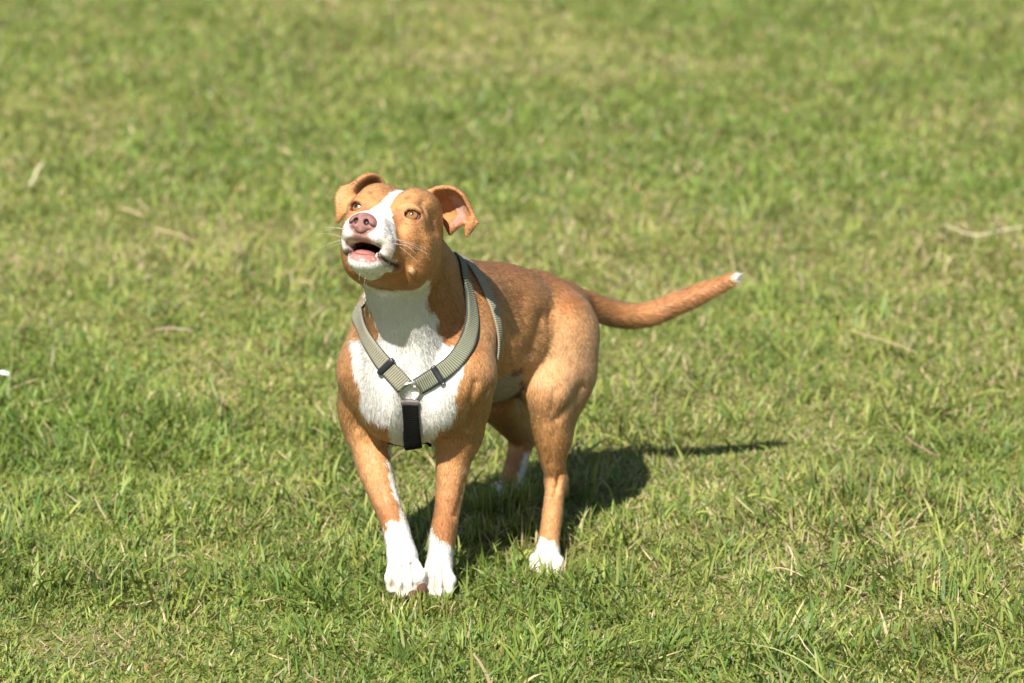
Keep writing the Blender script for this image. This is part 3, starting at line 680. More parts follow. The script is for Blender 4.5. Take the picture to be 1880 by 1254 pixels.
# --- eyes
def eye(s):
    c, d = EYE[s], unit(EYED[s] * 0.75 + HF * 0.25 + HU * 0.16 - HL * 0.08); R = 0.0128; A = frame(d); V = [A[0]]; n, k = 48, 40
    ang = np.r_[np.linspace(0.02, 0.75, 30), np.linspace(0.8, math.pi, 14)]
    V = np.concatenate([np.stack([np.full(n, math.cos(a)), math.sin(a) * np.cos(np.linspace(0, 2 * math.pi, n, endpoint=False)), math.sin(a) * np.sin(np.linspace(0, 2 * math.pi, n, endpoint=False))], -1) for a in ang])
    th = np.repeat(ang, n); ph = np.tile(np.linspace(0, 2 * math.pi, n, endpoint=False), len(ang))
    W = c + (V * R * (1 + 0.06 * np.exp(-(th / 0.45) ** 2))[:, None]) @ A
    F = [[i * n + j, (i + 1) * n + j, (i + 1) * n + (j + 1) % n, i * n + (j + 1) % n] for i in range(len(ang) - 1) for j in range(n)]
    o = mesh_np('eye', W, F, None, dog)
    st = 0.85 + 0.3 * vnoise(np.c_[np.cos(ph) * 9, np.sin(ph) * 9, th * 3], 1.0, 3)
    C = np.tile(np.array([0.27, 0.125, 0.034]), (len(W), 1)) * st[:, None]
    C = mixc(C, np.array([0.22, 0.08, 0.018]), sstep(th, 0.36, 0.24)); C = mixc(C, np.array([0.004, 0.004, 0.004]), sstep(th, 0.25, 0.21))
    C = mixc(C, np.array([0.03, 0.015, 0.008]), sstep(th, 0.66, 0.74)); C = mixc(C, np.array([0.30, 0.20, 0.16]), sstep(th, 0.80, 0.88))
    col_attr(o.data, 'coat', C)
    m, nt, b = material('wet_eye'); a = nt.nodes.new('ShaderNodeAttribute'); a.attribute_name = 'coat'; nt.links.new(a.outputs['Color'], b.inputs['Base Color'])
    b.inputs['Roughness'].default_value = 0.25; b.inputs['Coat Weight'].default_value = 1.0; b.inputs['Coat Roughness'].default_value = 0.03
    o.data.materials.append(m)
for s in (-1, 1): eye(s)
# --- nose leather
def NL(f, l, u): return H(0.0775 + f, l, -0.0275 + u * 1.1)
npr = [(Ell(NL(-0.004, 0, 0.0015), (0.0130, 0.0190, 0.0130), HM), 0.006, 1, 0), (Ell(NL(0.003, 0, -0.004), (0.0075, 0.0125, 0.0120), HM), 0.006, 1, 0)]
for s in (-1, 1):
    npr += [(Ell(NL(-0.001, s * 0.0125, -0.001), (0.0090, 0.0085, 0.0085), HM), 0.005, 1, 0),
            (Ell(NL(0.0095, s * 0.0080, 0.0005), (0.0062, 0.0036, 0.0042), HM), 0.003, -1, 0),
            (Cone(NL(0.0085, s * 0.0095, -0.002), NL(0.002, s * 0.0190, -0.0060), 0.0026, 0.0018), 0.003, -1, 0)]
npr.append((Cone(NL(0.0125, 0, -0.002), NL(0.008, 0, -0.020), 0.0014, 0.0016), 0.003, -1, 0))
nf = Field(npr, 0.0008); NV, NQ = nf.nets()
mNose = simple('nose_leather', (0.26, 0.118, 0.095), 0.36, 0, 0.5, (900, 0.55))
nose = mesh_np('nose', NV, NQ, mNose, dog)
nc = np.tile([0.235, 0.108, 0.090], (len(NV), 1)) * (0.8 + 0.4 * vnoise(NV, 700, 5))[:, None]; nc = mixc(nc, np.array([0.42, 0.20, 0.17]), 0.6 * sstep(vnoise(NV, 160, 6), 0.55, 0.8))
for s in (-1, 1): nc = mixc(nc, np.array([0.03, 0.010, 0.009]), sstep(np.linalg.norm((to_head(NV) - to_head(NL(0.0055, s * 0.0082, 0.0003)[None])) / [0.0060, 0.0044, 0.0052], axis=1), 1.1, 0.75))  # nostril hollows darkened: their shade is painted into the leather colour
col_attr(nose.data, 'coat', nc); nt = mNose.node_tree; a = nt.nodes.new('ShaderNodeAttribute'); a.attribute_name = 'coat'; nt.links.new(a.outputs['Color'], nt.nodes['Principled BSDF'].inputs['Base Color'])
# --- tongue resting on the lower lip
tpr = [(Ell(H(0.036, 0.000, -0.0705), (0.0270, 0.0185, 0.0075), HM), 0.004, 1, 0), (Cone(H(0.07, 0, -0.0610), H(0.0, 0, -0.0610), 0.0016, 0.0016), 0.004, -1, 0)]
tf = Field(tpr, 0.0011); TV, TQ = tf.nets(); mesh_np('tongue', TV, TQ, simple('tongue_skin', (0.34, 0.125, 0.105), 0.4, 0, 0.5, (700, 0.5)), dog)
# --- teeth, claws, toe pads, whiskers
def lathe_tooth(name, base, tip, r, mat, parent, bend=None, n=10, k=7):
    ax = frame(tip - base); L = np.linalg.norm(tip - base); V = []
    for i in range(k):
        t = i / (k - 1); rr = r * (1 - t ** 1.6) + r * 0.06; c = base + ax[0] * L * t + (bend if bend is not None else 0) * (t * t)
        for j in range(n): a = 2 * math.pi * j / n; V.append(c + rr * (ax[1] * math.cos(a) * 0.75 + ax[2] * math.sin(a)))
    F = [[i * n + j, i * n + (j + 1) % n, (i + 1) * n + (j + 1) % n, (i + 1) * n + j] for i in range(k - 1) for j in range(n)]
    return mesh_np(name, V, F, mat, parent)
mTooth = simple('tooth', (0.62, 0.54, 0.40), 0.3); mClaw = simple('claw_horn', (0.16, 0.085, 0.055), 0.4); mPad = simple('toe_pad_skin', (0.095, 0.040, 0.025), 0.6, 0, 0.4, (500, 0.8))
lathe_tooth('tooth', H(0.0490, 0.0190, -0.0730), H(0.0520, 0.0205, -0.0655), 0.0021, mTooth, dog)
for key, lst in toe.items():
    for i, (e, f_, n_, l_) in enumerate(lst):
        lathe_tooth('claw', e - f_ * 0.006, e + f_ * 0.009 - n_ * 0.005, 0.0030, mClaw, dog, -n_ * 0.003)
for i in (2, 3):                                                     # the knuckled-over paw shows two pads
    e, f_, n_, l_ = toe['RF'][i]; e = e + np.array([0.002, -0.004, 0.003]); A = np.array([f_, l_, n_]); V = []; n, k = 14, 10
    for a in np.linspace(0, math.pi, k):
        for b in np.linspace(0, 2 * math.pi, n, endpoint=False):
            V.append(e + (np.array([math.cos(a) * 0.0115, math.sin(a) * math.cos(b) * 0.0090, math.sin(a) * math.sin(b) * 0.0105])) @ A)
    mesh_np('toe_pad', V, [[i_ * n + j, (i_ + 1) * n + j, (i_ + 1) * n + (j + 1) % n, i_ * n + (j + 1) % n] for i_ in range(k - 1) for j in range(n)], mPad, dog)

# --- fur: hair curves grown from the skin
def hair_mat(name, rough=0.45):
    m = bpy.data.materials.new(name); m.use_nodes = True; nt = m.node_tree; nt.nodes.clear()
    out = nt.nodes.new('ShaderNodeOutputMaterial'); hb = nt.nodes.new('ShaderNodeBsdfHairPrincipled'); hb.parametrization = 'COLOR'
    a = nt.nodes.new('ShaderNodeAttribute'); a.attribute_name = 'coat'; nt.links.new(a.outputs['Color'], hb.inputs['Color'])
    hb.inputs['Roughness'].default_value = rough; hb.inputs['Radial Roughness'].default_value = 0.6
    # the coat lies flat: most of its light is returned the way the skin below faces
    nr = nt.nodes.new('ShaderNodeAttribute'); nr.attribute_name = 'lie'
    pb = nt.nodes.new('ShaderNodeBsdfPrincipled'); pb.inputs['Roughness'].default_value = 0.43; pb.inputs['Specular IOR Level'].default_value = 0.42
    nt.links.new(a.outputs['Color'], pb.inputs['Base Color']); nt.links.new(nr.outputs['Vector'], pb.inputs['Normal'])
    mxs = nt.nodes.new('ShaderNodeMixShader'); mxs.inputs[0].default_value = 0.30
    nt.links.new(pb.outputs[0], mxs.inputs[1]); nt.links.new(hb.outputs[0], mxs.inputs[2]); nt.links.new(mxs.outputs[0], out.inputs[0]); return m
def hair(name, pts, rad, colr, mat, parent, lie):
    """pts (n, k, 3), rad (k,), colr (n, 3)"""
    n, k = pts.shape[:2]; hc = bpy.data.hair_curves.new(name); hc.add_curves([k] * n)
    hc.attributes['position'].data.foreach_set('vector', pts.astype(np.float32).ravel())
    r = hc.attributes.get('radius') or hc.attributes.new('radius', 'FLOAT', 'POINT'); r.data.foreach_set('value', np.tile(rad, n).astype(np.float32))
    a = hc.attributes.new('coat', 'FLOAT_COLOR', 'CURVE'); cc = np.ones((n, 4), np.float32); cc[:, :3] = colr; a.data.foreach_set('color', cc.ravel())
    b = hc.attributes.new('lie', 'FLOAT_VECTOR', 'CURVE'); b.data.foreach_set('vector', lie.astype(np.float32).ravel())
    hc.materials.append(mat); o = bpy.data.objects.new(name, hc); col.objects.link(o); o.parent = parent; return o
def unit_rows(x): return x / np.linalg.norm(x, axis=1, keepdims=True)
NHAIR = 420000
qa = np.linalg.norm(np.cross(DV[DQ[:, 2]] - DV[DQ[:, 0]], DV[DQ[:, 3]] - DV[DQ[:, 1]]), axis=1)
face_w = qa * (1 - 0.97 * BV[DQ].mean(1)) * np.where(to_head(DV[DQ[:, 0]])[:, 0] > -0.10, 2.0, 1.0)
fi = rng.choice(len(DQ), NHAIR, p=face_w / face_w.sum()); a, b = rng.random((2, NHAIR, 1))
qq = DQ[fi]
lerp = lambda X: (X[qq[:, 0]] * (1 - a) * (1 - b) + X[qq[:, 1]] * a * (1 - b) + X[qq[:, 2]] * a * b + X[qq[:, 3]] * (1 - a) * b)
R0, N0, F0, L0 = lerp(DV), lerp(DN), lerp(FV), lerp(LV[:, None])[:, 0]
C0 = CV[qq[np.arange(NHAIR), rng.integers(0, 4, NHAIR)]]
keep = np.ones(NHAIR, bool)
for ln, hw in STRAPS:
    for i in range(0, NHAIR, 60000):
        d2 = ((R0[i:i + 60000, None] - ln[None, ::4]) ** 2).sum(-1).min(1); keep[i:i + 60000] &= d2 > (hw - 0.002) ** 2
R0, N0, F0, L0, C0 = R0[keep], N0[keep], F0[keep], L0[keep], C0[keep]; n = len(R0)
N0 /= np.linalg.norm(N0, axis=1, keepdims=True)
sw = np.stack([vnoise(R0, 30, 20 + k) - 0.5 for k in range(3)], -1) * 0.55 + np.stack([vnoise(R0, 170, 30 + k) - 0.5 for k in range(3)], -1) * 0.35
D0 = F0 + sw + rng.normal(0, 0.16, (n, 3)); D0 -= N0 * (D0 * N0).sum(1, keepdims=True); D0 /= np.maximum(np.linalg.norm(D0, axis=1, keepdims=True), 1e-6)
ln_ = L0 * rng.uniform(0.7, 1.25, n); lift = rng.uniform(0.18, 0.42, n) * np.where((R0[:, 0] > 0.12) & (R0[:, 2] > 0.24) & (R0[:, 1] > 0.4), 1.7, 1.0)
K = 4; pts = np.zeros((n, K, 3))
for k in range(K):
    t = k / (K - 1); pts[:, k] = R0 - N0 * 0.0004 + D0 * (ln_ * t)[:, None] + N0 * (ln_ * (lift * t - lift * 0.45 * t * t))[:, None]
CH = C0 * rng.uniform(0.62, 1.28, (n, 1)) * (0.86 + 0.28 * vnoise(R0, 70, 41))[:, None] * (0.80 + 0.40 * vnoise(R0, 330, 42))[:, None]
light = C0.mean(1) > 0.5
CH = np.where(light[:, None], np.clip(C0 * rng.uniform(0.90, 1.10, (n, 1)) * (0.94 + 0.10 * vnoise(R0, 280, 43))[:, None], 0, 0.9), CH)
mHair = hair_mat('fur_hair')
hair('fur', pts, np.array([0.00026, 0.00024, 0.00017, 0.00004]), CH, mHair, dog, unit_rows(N0 + D0 * 0.12 + rng.normal(0, 0.16, (n, 3))))
# whiskers
wp = []
for s in (-1, 1):
    for i in range(6):
        f_ = rng.uniform(0.018, 0.058); w_ = rng.uniform(-0.058, -0.030); b_ = None
        o_ = H(f_, s * 0.0, w_); b_ = body.hit(o_, HL * s, 0.0, 0.06, last=True)
        if b_ is None: continue
        d_ = unit(HL * s * 1.0 + HF * rng.uniform(-0.5, 0.35) + HU * rng.uniform(-0.5, 0.25)); Lw = rng.uniform(0.025, 0.055); g_ = unit(-HF * 0.7 - HU * 0.5)
        wp.append([b_ + d_ * Lw * t + g_ * Lw * 0.35 * t * t for t in np.linspace(0, 1, 7)])
for i in range(5):
    o_ = H(rng.uniform(0.0, 0.05), rng.uniform(-0.016, 0.016), -0.082); b_ = body.hit(o_, -HU, 0.0, 0.05, last=True)
    if b_ is None: continue
    d_ = unit(-HU + HF * rng.uniform(-0.2, 0.6) + HL * rng.uniform(-0.5, 0.5)); Lw = rng.uniform(0.008, 0.018)
    wp.append([b_ + d_ * Lw * t - HF * Lw * 0.3 * t * t for t in np.linspace(0, 1, 7)])
wp = np.array(wp)
hair('whiskers', wp, np.linspace(0.00012, 0.00003, 7), np.tile([0.85, 0.82, 0.78], (len(wp), 1)), mHair, dog, np.tile(-HF * 0.2 + np.array([0, -0.6, 0.7]), (len(wp), 1)))

# ------------------------------------------------------------------ ground and grass
def gz(x, y):
    x, y = np.asarray(x, float), np.asarray(y, float); p = np.stack([x, y], -1).reshape(-1, 2)
    z = (vnoise(p, 1.6, 51) - 0.5) * 0.030 + (vnoise(p, 6.0, 52) - 0.5) * 0.012
    flat = 1 - np.exp(-(((p[:, 0] - 0.0) / 0.45) ** 2 + ((p[:, 1] - 0.2) / 0.55) ** 2))
    z = z * flat - 0.014 * np.exp(-(((p[:, 0] - 0.05) / 0.10) ** 2 + ((p[:, 1] - 0.13) / 0.10) ** 2))
    z = z * (1 / (1 + np.maximum(np.abs(p[:, 1]) - 12, 0) * 0.05))
    return z.reshape(x.shape)
gx = np.r_[-400, -120, -40, -15, np.linspace(-6, 6, 161), 15, 40, 120, 400]; gy = np.r_[-300, -80, -20, np.linspace(-6, 12, 241), 16, 24, 40, 80, 160, 400, 900]
GX, GY = np.meshgrid(gx, gy, indexing='ij'); near_ = (np.abs(GX) < 7) & (np.abs(GY) < 13); GZ = np.where(near_, gz(GX, GY), 0)
# the lawn beside the strip in view repeats that strip turned round, so its ground does too
TILE = 3.32; side_ = near_ & (np.abs(GX) > 0.166 * (GY - CAM_Y) + 0.25) & (GY > -0.7) & (GY < 7.4)
GZ = np.where(side_, gz(-(GX - np.sign(GX) * TILE), 6.7 - GY), GZ)
nx, ny = GX.shape; ii = (np.arange(nx - 1)[:, None] * ny + np.arange(ny - 1)[None]).ravel()
gm, nt, b = material('lawn_soil'); L_ = nt.links.new
tc = nt.nodes.new('ShaderNodeTexCoord')
n1 = nt.nodes.new('ShaderNodeTexNoise'); n1.inputs['Scale'].default_value = 55; n1.inputs['Detail'].default_value = 6; L_(tc.outputs['Object'], n1.inputs['Vector'])
n2 = nt.nodes.new('ShaderNodeTexNoise'); n2.inputs['Scale'].default_value = 2.2; n2.inputs['Detail'].default_value = 5; L_(tc.outputs['Object'], n2.inputs['Vector'])
r1 = nt.nodes.new('ShaderNodeValToRGB'); e = r1.color_ramp.elements
e[0].position = 0.3; e[0].color = (0.10, 0.095, 0.035, 1); e[1].position = 0.72; e[1].color = (0.32, 0.27, 0.13, 1)
m_ = r1.color_ramp.elements.new(0.5); m_.color = (0.15, 0.155, 0.04, 1)
r2 = nt.nodes.new('ShaderNodeValToRGB'); e = r2.color_ramp.elements
e[0].position = 0.35; e[0].color = (0.13, 0.17, 0.03, 1); e[1].position = 0.7; e[1].color = (0.28, 0.26, 0.09, 1)
L_(n1.outputs['Fac'], r1.inputs[0]); L_(n2.outputs['Fac'], r2.inputs[0])
mx = nt.nodes.new('ShaderNodeMix'); mx.data_type = 'RGBA'; mx.inputs[0].default_value = 0.5; L_(r1.outputs[0], mx.inputs[6]); L_(r2.outputs[0], mx.inputs[7]); L_(mx.outputs[2], b.inputs['Base Color'])
b.inputs['Roughness'].default_value = 0.95; b.inputs['Specular IOR Level'].default_value = 0.1
bp = nt.nodes.new('ShaderNodeBump'); bp.inputs['Distance'].default_value = 0.02; L_(n1.outputs['Fac'], bp.inputs['Height']); L_(bp.outputs[0], b.inputs['Normal'])
ground = mesh_np('ground', np.stack([GX, GY, GZ], -1).reshape(-1, 3), np.stack([ii, ii + ny, ii + ny + 1, ii + 1], -1), gm)
tag(ground, 'wide level grass field with bare soil under the blades', 'ground', kind='structure')

def blade_arrays(bx, by, az, L, w, tilt, bend, twist, nseg):
    n = len(bx); pos = np.stack([bx, by, gz(bx, by) - 0.004], -1); d = np.stack([np.cos(az), np.sin(az), np.zeros(n)], -1)
    side0 = np.stack([-np.sin(az), np.cos(az), np.zeros(n)], -1); levels = []
    for k in range(nseg + 1):
        t = k / nseg; th = tilt + bend * t ** 1.3
        tan = d * np.sin(th)[:, None] + np.array([0, 0, 1.0]) * np.cos(th)[:, None]
        nor = np.cross(tan, side0); a = (twist * (0.35 + 0.65 * t))[:, None]; side = side0 * np.cos(a) + nor * np.sin(a)
        ww = w * (0.75 + 0.9 * t - 1.65 * t ** 2.2) if k < nseg else w * 0
        levels.append((pos.copy(), side * (ww * 0.5)[:, None])); pos = pos + tan * (L / nseg)[:, None]
    V = np.empty((n, 2 * nseg + 1, 3), np.float32)
    for k in range(nseg): V[:, 2 * k] = levels[k][0] - levels[k][1]; V[:, 2 * k + 1] = levels[k][0] + levels[k][1]
    V[:, -1] = levels[-1][0]; V[..., 2] = np.maximum(V[..., 2], gz(V[..., 0], V[..., 1]) + 0.001 - 0.005 * (np.arange(2 * nseg + 1) < 2))
    T = []
    for k in range(nseg - 1): T += [[2 * k, 2 * k + 1, 2 * k + 3], [2 * k, 2 * k + 3, 2 * k + 2]]
    T.append([2 * nseg - 2, 2 * nseg - 1, 2 * nseg]); T = np.array(T)
    F = (np.arange(n)[:, None, None] * (2 * nseg + 1) + T[None]).reshape(-1, 3)
    return V.reshape(-1, 3), F, 2 * nseg + 1
GREEN, YGREEN, DGREEN, STRAW, RUST = np.array([0.154, 0.219, 0.038]), np.array([0.264, 0.289, 0.070]), np.array([0.073, 0.140, 0.032]), np.array([0.44, 0.355, 0.20]), np.array([0.33, 0.21, 0.085])
GV, GF, GC = [], [], []; voff = 0
def sow(y0, y1, dens, nseg, wmul, hw_extra, lmul=1.0, carpet=False):
    global voff
    hw1 = 0.16 * (y1 - CAM_Y) * 1.04 + hw_extra; n = int(dens * (y1 - y0) * 2 * hw1)
    y = rng.uniform(y0, y1, n); x = rng.uniform(-hw1, hw1, n); k = np.abs(x) < 0.16 * (y - CAM_Y) * 1.04 + hw_extra; x, y = x[k], y[k]
    p = np.stack([x, y], -1)
    tuft = vnoise(p, 7.0, 60) * 0.6 + vnoise(p, 17.0, 61) * 0.4; patch = vnoise(p, 1.3, 62) * 0.55 + vnoise(p, 3.7, 63) * 0.45
    keepb = rng.random(len(x)) < (0.8 if carpet else 0.35) + 0.85 * sstep(tuft, 0.25, 0.65); x, y, p, tuft, patch = x[keepb], y[keepb], p[keepb], tuft[keepb], patch[keepb]
    wd = unit(P(140, 1196, 0.0) - CAMP); worn = CAMP - wd * (CAM_H / wd[2]); worn = np.exp(-(((x - worn[0]) / 0.075) ** 2 + ((y - worn[1]) / 0.055) ** 2))
    kb = rng.random(len(x)) > 0.75 * worn; x, y, p, tuft, patch, worn = x[kb], y[kb], p[kb], tuft[kb], patch[kb], worn[kb]
    near = (np.abs(x) < 0.5) & (y > -0.2) & (y < 0.7)                       # nothing grows through the paws
    ok = np.ones(len(x), bool); bb = np.c_[x[near], y[near], gz(x[near], y[near]) + 0.012]; ok[np.flatnonzero(near)] = body.at(bb) > 0.004
    x, y, p, tuft, patch, worn = x[ok], y[ok], p[ok], tuft[ok], patch[ok], worn[ok]; n = len(x)
    lean = vnoise(p, 4.5, 64) * 4 * math.pi; az = np.where(rng.random(n) < 0.45, lean + rng.normal(0, 0.7, n), rng.uniform(0, 2 * math.pi, n))
    L = lmul * rng.gamma(5.0, 1 / 5.0, n) * 0.027 * (0.65 + 0.8 * sstep(tuft, 0.3, 0.8)) * (0.8 + 0.4 * patch); L = np.clip(L, 0.010, 0.095)
    tilt = np.abs(rng.normal(0.72, 0.42, n)); bend = rng.gamma(2.0, 0.40, n)
    w = wmul * rng.uniform(0.0014, 0.0036, n) * np.clip(L / 0.035, 0.7, 1.35); tw = rng.normal(0, 0.6, n)
    if carpet:
        L = rng.uniform(0.011, 0.026, n) * lmul; w = wmul * rng.uniform(0.0024, 0.0048, n); tilt = rng.uniform(0.55, 1.35, n); bend = rng.normal(0.15, 0.25, n); az = rng.uniform(0, 2 * math.pi, n)
    r = rng.random((n, 1)); c = DGREEN + (GREEN - DGREEN) * np.minimum(r * 2, 1); c = c + (YGREEN - c) * np.clip(r * 2 - 1 + (patch[:, None] - 0.47) * 2.2, 0, 1)
    kind = rng.random(n); dry = (0.12 + 0.26 * sstep(patch, 0.48, 0.75) + 0.12 * sstep(y, 0.8, 4.0)) * (0.25 if lmul > 1.7 and not carpet else 1.0)
    dry = dry + 0.6 * worn
    c = np.where((kind < dry)[:, None], STRAW * rng.uniform(0.55, 1.15, (n, 1)), c); c = np.where((kind > (1.1 if lmul > 1.7 and not carpet else 0.991))[:, None], RUST * rng.uniform(0.6, 1.2, (n, 1)), c)
    flat_ = kind < dry * 0.8; tilt = np.where(flat_, rng.uniform(0.9, 1.5, n), tilt); bend = np.where(flat_, rng.normal(0, 0.3, n), bend); w = np.where(flat_, w * 0.75, w)
    c = c * rng.uniform(0.8, 1.2, (n, 1)) * (0.85 + 0.3 * vnoise(p, 11.0, 65))[:, None]
    V, F, m = blade_arrays(x, y, az, L, w, tilt, bend, tw, nseg)
    GV.append(V); GF.append(F + voff); GC.append(np.repeat(c, m, 0)); voff += len(V)
def local(cx, cy, r, cnt, L0):
    global voff
    a = rng.uniform(0, 2 * math.pi, cnt); q = r * np.sqrt(rng.random(cnt)); x, y = cx + q * np.cos(a), cy + q * np.sin(a) * 0.7
    k = body.at(np.c_[x, y, gz(x, y) + 0.015]) > 0.004; x, y = x[k], y[k]; n = len(x)
    c = np.where(rng.random((n, 1)) < 0.15, STRAW, GREEN + (YGREEN - GREEN) * rng.random((n, 1))) * rng.uniform(0.8, 1.2, (n, 1))
    V, F, m = blade_arrays(x, y, rng.uniform(0, 2 * math.pi, n), rng.uniform(0.6, 1.2, n) * L0, rng.uniform(0.002, 0.0042, n), np.abs(rng.normal(0.3, 0.3, n)), rng.gamma(2.0, 0.3, n), rng.normal(0, 0.6, n), 5)
    GV.append(V); GF.append(F + voff); GC.append(np.repeat(c, m, 0)); voff += len(V)
sow(-0.70, 1.0, 44000, 2, 1.0, 0.20, 1.0, True)
sow(1.0, 2.8, 18500, 2, 1.3, 0.30, 1.2, True)
sow(2.8, 7.4, 8800, 2, 1.8, 0.45, 1.6, True)
sow(-0.70, 1.0, 24000, 4, 1.2, 0.20)
sow(-0.70, 1.2, 1300, 5, 1.25, 0.20, 1.75)
sow(1.0, 2.8, 11000, 3, 1.25, 0.30)
sow(2.8, 7.4, 5600, 2, 1.6, 0.45, 1.0)
for cx, cy, r, cnt, L0 in ((-0.012, 0.385, 0.05, 380, 0.074), (-0.01, 0.30, 0.06, 120, 0.05), (0.045, 0.080, 0.045, 110, 0.042), (-0.115, -0.075, 0.04, 110, 0.040), (-0.160, -0.095, 0.05, 130, 0.040), (0.09, 0.13, 0.05, 50, 0.045), (-0.10, 0.10, 0.07, 70, 0.06), (0.0, 0.25, 0.09, 90, 0.055), (0.10, 0.30, 0.1, 90, 0.055)): local(cx, cy, r, cnt, L0)
m, nt, b = material('grass_blades'); L_ = nt.links.new
at = nt.nodes.new('ShaderNodeAttribute'); at.attribute_name = 'tint'; L_(at.outputs['Color'], b.inputs['Base Color'])
b.inputs['Roughness'].default_value = 0.50; b.inputs['Specular IOR Level'].default_value = 0.28
tr = nt.nodes.new('ShaderNodeBsdfTranslucent'); sh = nt.nodes.new('ShaderNodeMixShader'); sh.inputs[0].default_value = 0.27
hs = nt.nodes.new('ShaderNodeHueSaturation'); hs.inputs['Hue'].default_value = 0.485; hs.inputs['Saturation'].default_value = 1.1; hs.inputs['Value'].default_value = 1.5; L_(at.outputs['Color'], hs.inputs['Color']); L_(hs.outputs[0], tr.inputs['Color'])
L_(b.outputs[0], sh.inputs[1]); L_(tr.outputs[0], sh.inputs[2]); L_(sh.outputs[0], nt.nodes['Material Output'].inputs[0])
grass = mesh_np('grass', np.concatenate(GV), np.concatenate(GF), m)
col_attr(grass.data, 'tint', np.concatenate(GC))
tag(grass, 'short green lawn grass with yellowed blades and straw mixed in', 'grass', kind='stuff')

for sx, lab in ((-1, 'lawn grass further out to the left of the dog'), (1, 'lawn grass further out to the right of the dog')):
    o = grass.copy(); col.objects.link(o); o.location = (sx * TILE, 6.7, 0); o.rotation_euler = (0, 0, math.pi); tag(o, lab, 'grass', kind='stuff')
# ------------------------------------------------------------------ loose things lying in the grass
def G(u, v, h=0.02):
    """where the pixel's ray meets the height h above the ground"""
    d = unit(P(u, v, 0.0) - CAMP); return CAMP + d * ((h - CAM_H) / d[2])
def straw_mat(name, c): return simple(name, c, 0.7, 0, 0.3, (260, 0.5))
def stalk(label, cat, name, pts, r, mat, group=None, heights=None):
    """a dry stem lying over the blades: photo pixels of its course, flattened tube with joints"""
    hs_ = heights or [0.030] * len(pts); r = r * 0.8; W = [G(u, v, h + float(gz(*G(u, v, h)[:2]))) for (u, v), h in zip(pts, hs_)]
    n, k = 28, 8; c = crom(W, np.linspace(0, 1, n)); c += np.stack([vnoise(c * 1.0, 60, 80 + a) - 0.5 for a in range(3)], -1) * r * 1.5
    t = np.gradient(c, axis=0); t /= np.linalg.norm(t, axis=1, keepdims=True); sd = np.cross(t, (0, 0, 1)); sd /= np.linalg.norm(sd, axis=1, keepdims=True); up = np.cross(sd, t); V = []
    for i in range(n):
        x = i / (n - 1); rr = r * (0.35 + 0.65 * math.sin(math.pi * min(max(x * 0.9 + 0.08, 0), 1)) ** 0.5) * (1.25 if i in (9, 19) else 1.0)
        for j in range(k): a = 2 * math.pi * j / k; V.append(c[i] + sd[i] * math.cos(a) * rr * 1.5 + up[i] * math.sin(a) * rr * 0.6)
    o = np.mean(c, 0); F = [[i * k + j, i * k + (j + 1) % k, (i + 1) * k + (j + 1) % k, (i + 1) * k + j] for i in range(n - 1) for j in range(k)]
    ob = mesh_np(name, np.array(V) - o, F, mat); ob.location = o; tag(ob, label, cat, group); return ob
pale, tan_, brn, org, grn = straw_mat('pale_straw', (0.55, 0.47, 0.30)), straw_mat('tan_straw', (0.46, 0.34, 0.20)), straw_mat('brown_stem', (0.26, 0.17, 0.11)), straw_mat('orange_leaf', (0.50, 0.26, 0.07)), straw_mat('pale_green_stem', (0.34, 0.36, 0.13))
stalk('pale upright straw near the upper left corner of the lawn', 'straw', 'dry_straw', [(54, 342), (62, 325), (70, 310), (79, 296)], 0.0030, pale, 'dry stems in the grass', [0.02, 0.03, 0.04, 0.05])
stalk('short tan straw lying left of the dog, above the longer pale one', 'straw', 'dry_straw', [(221, 380), (242, 388), (263, 397)], 0.0034, tan_, 'dry stems in the grass')
stalk("long tan straw lying level with the dog's muzzle, left of it", 'straw', 'dry_straw', [(284, 419), (310, 425), (332, 432), (346, 440)], 0.0030, tan_, 'dry stems in the grass')
stalk('pinkish grey stem lying flat in the grass left of the dog', 'stem', 'dry_straw', [(284, 605), (310, 602), (335, 604), (354, 607)], 0.0024, straw_mat('pinkish_stem', (0.40, 0.27, 0.23)), 'dry stems in the grass')
stalk('long wavy pale straw at the right edge of the lawn', 'straw', 'dry_straw', [(1738, 414), (1775, 428), (1800, 432), (1832, 424), (1885, 416)], 0.0030, pale, 'dry stems in the grass')
stalk('thin pale straw slanting below and right of the tail tip', 'straw', 'dry_straw', [(1560, 605), (1600, 618), (1645, 632), (1684, 648)], 0.0018, tan_, 'dry stems in the grass')
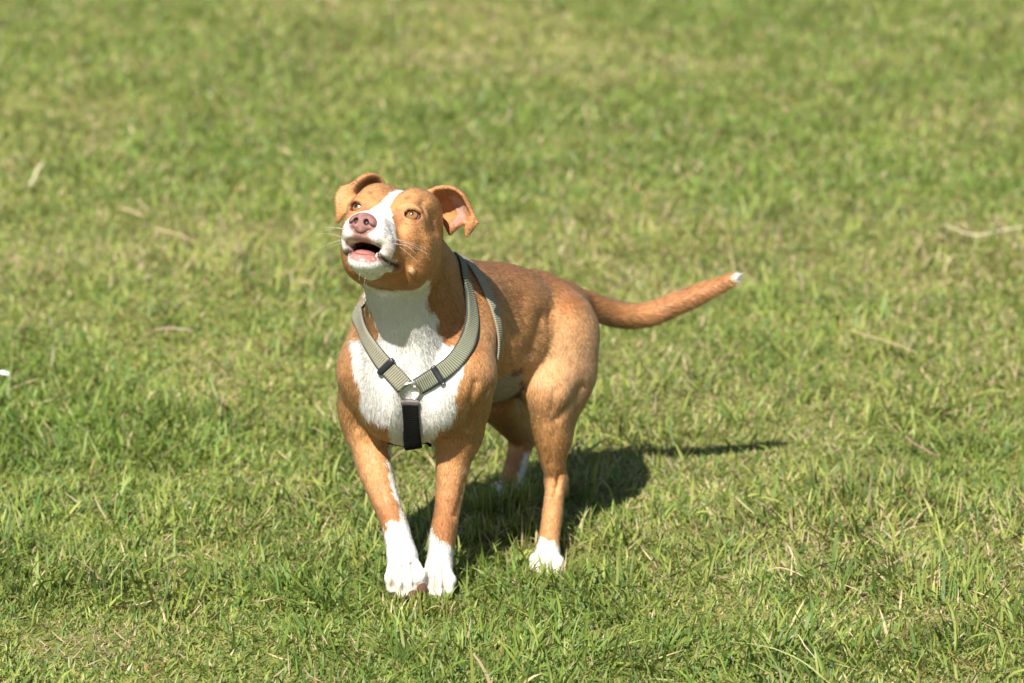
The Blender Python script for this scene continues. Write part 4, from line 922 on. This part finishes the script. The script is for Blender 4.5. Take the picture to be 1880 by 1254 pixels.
stalk('dark brown stem slanting down right of the shadow', 'stem', 'dry_straw', [(1662, 803), (1680, 815), (1702, 827), (1724, 838)], 0.0022, brn, 'dry stems in the grass')
stalk('long arching yellow-green grass stem at the bottom edge', 'grass stem', 'grass_stem', [(1340, 1178), (1400, 1186), (1450, 1202), (1492, 1228), (1530, 1262)], 0.0011, grn, None, [0.03, 0.055, 0.06, 0.05, 0.03])
stalk('thin bent white straw beside the arching green stem', 'straw', 'dry_straw', [(1450, 1172), (1464, 1165), (1480, 1188), (1498, 1210)], 0.0008, pale, 'dry stems in the grass')
stalk('twisted tan dead blade in the foreground right of the dog', 'leaf', 'withered_leaf', [(1408, 1048), (1430, 1042), (1452, 1047), (1474, 1058)], 0.0016, tan_)
# a scrap of white litter at the left edge
c = G(4, 684, 0.03); V = []; n, k = 14, 6
for lay in (0, 1):
    for i in range(n):
        for j in range(k):
            x, y = i / (n - 1) - 0.5, j / (k - 1) - 0.5
            V.append([x * 0.034, y * 0.009 + 0.002 * math.sin(x * 7), -x * 0.010 + 0.0030 * math.cos(y * 3.0) + 0.0015 * math.sin(x * 16 + y * 5) - lay * 0.0007])
F = []
for lay in (0, 1):
    for i in range(n - 1):
        for j in range(k - 1):
            a = lay * n * k + i * k + j; f = [a, a + k, a + k + 1, a + 1]; F.append(f if lay == 0 else f[::-1])
ring = [i * k for i in range(n)] + [(n - 1) * k + j for j in range(1, k)] + [i * k + k - 1 for i in range(n - 2, -1, -1)] + [j for j in range(k - 2, 0, -1)]
for a, b_ in zip(ring, ring[1:] + ring[:1]): F.append([b_, a, a + n * k, b_ + n * k])
sc_ = mesh_np('paper_scrap', V, F, simple('white_paper', (0.78, 0.77, 0.74), 0.7, 0, 0.3, (200, 0.3))); sc_.location = c; sc_.rotation_euler = (0.25, 0, -0.25)
tag(sc_, 'small curled white scrap of litter at the left edge of the grass', 'litter')
tris = sum((len(o.data.loops) - 2 * len(o.data.polygons)) for o in sc.objects if o.type == 'MESH'); print('TRIS', tris)
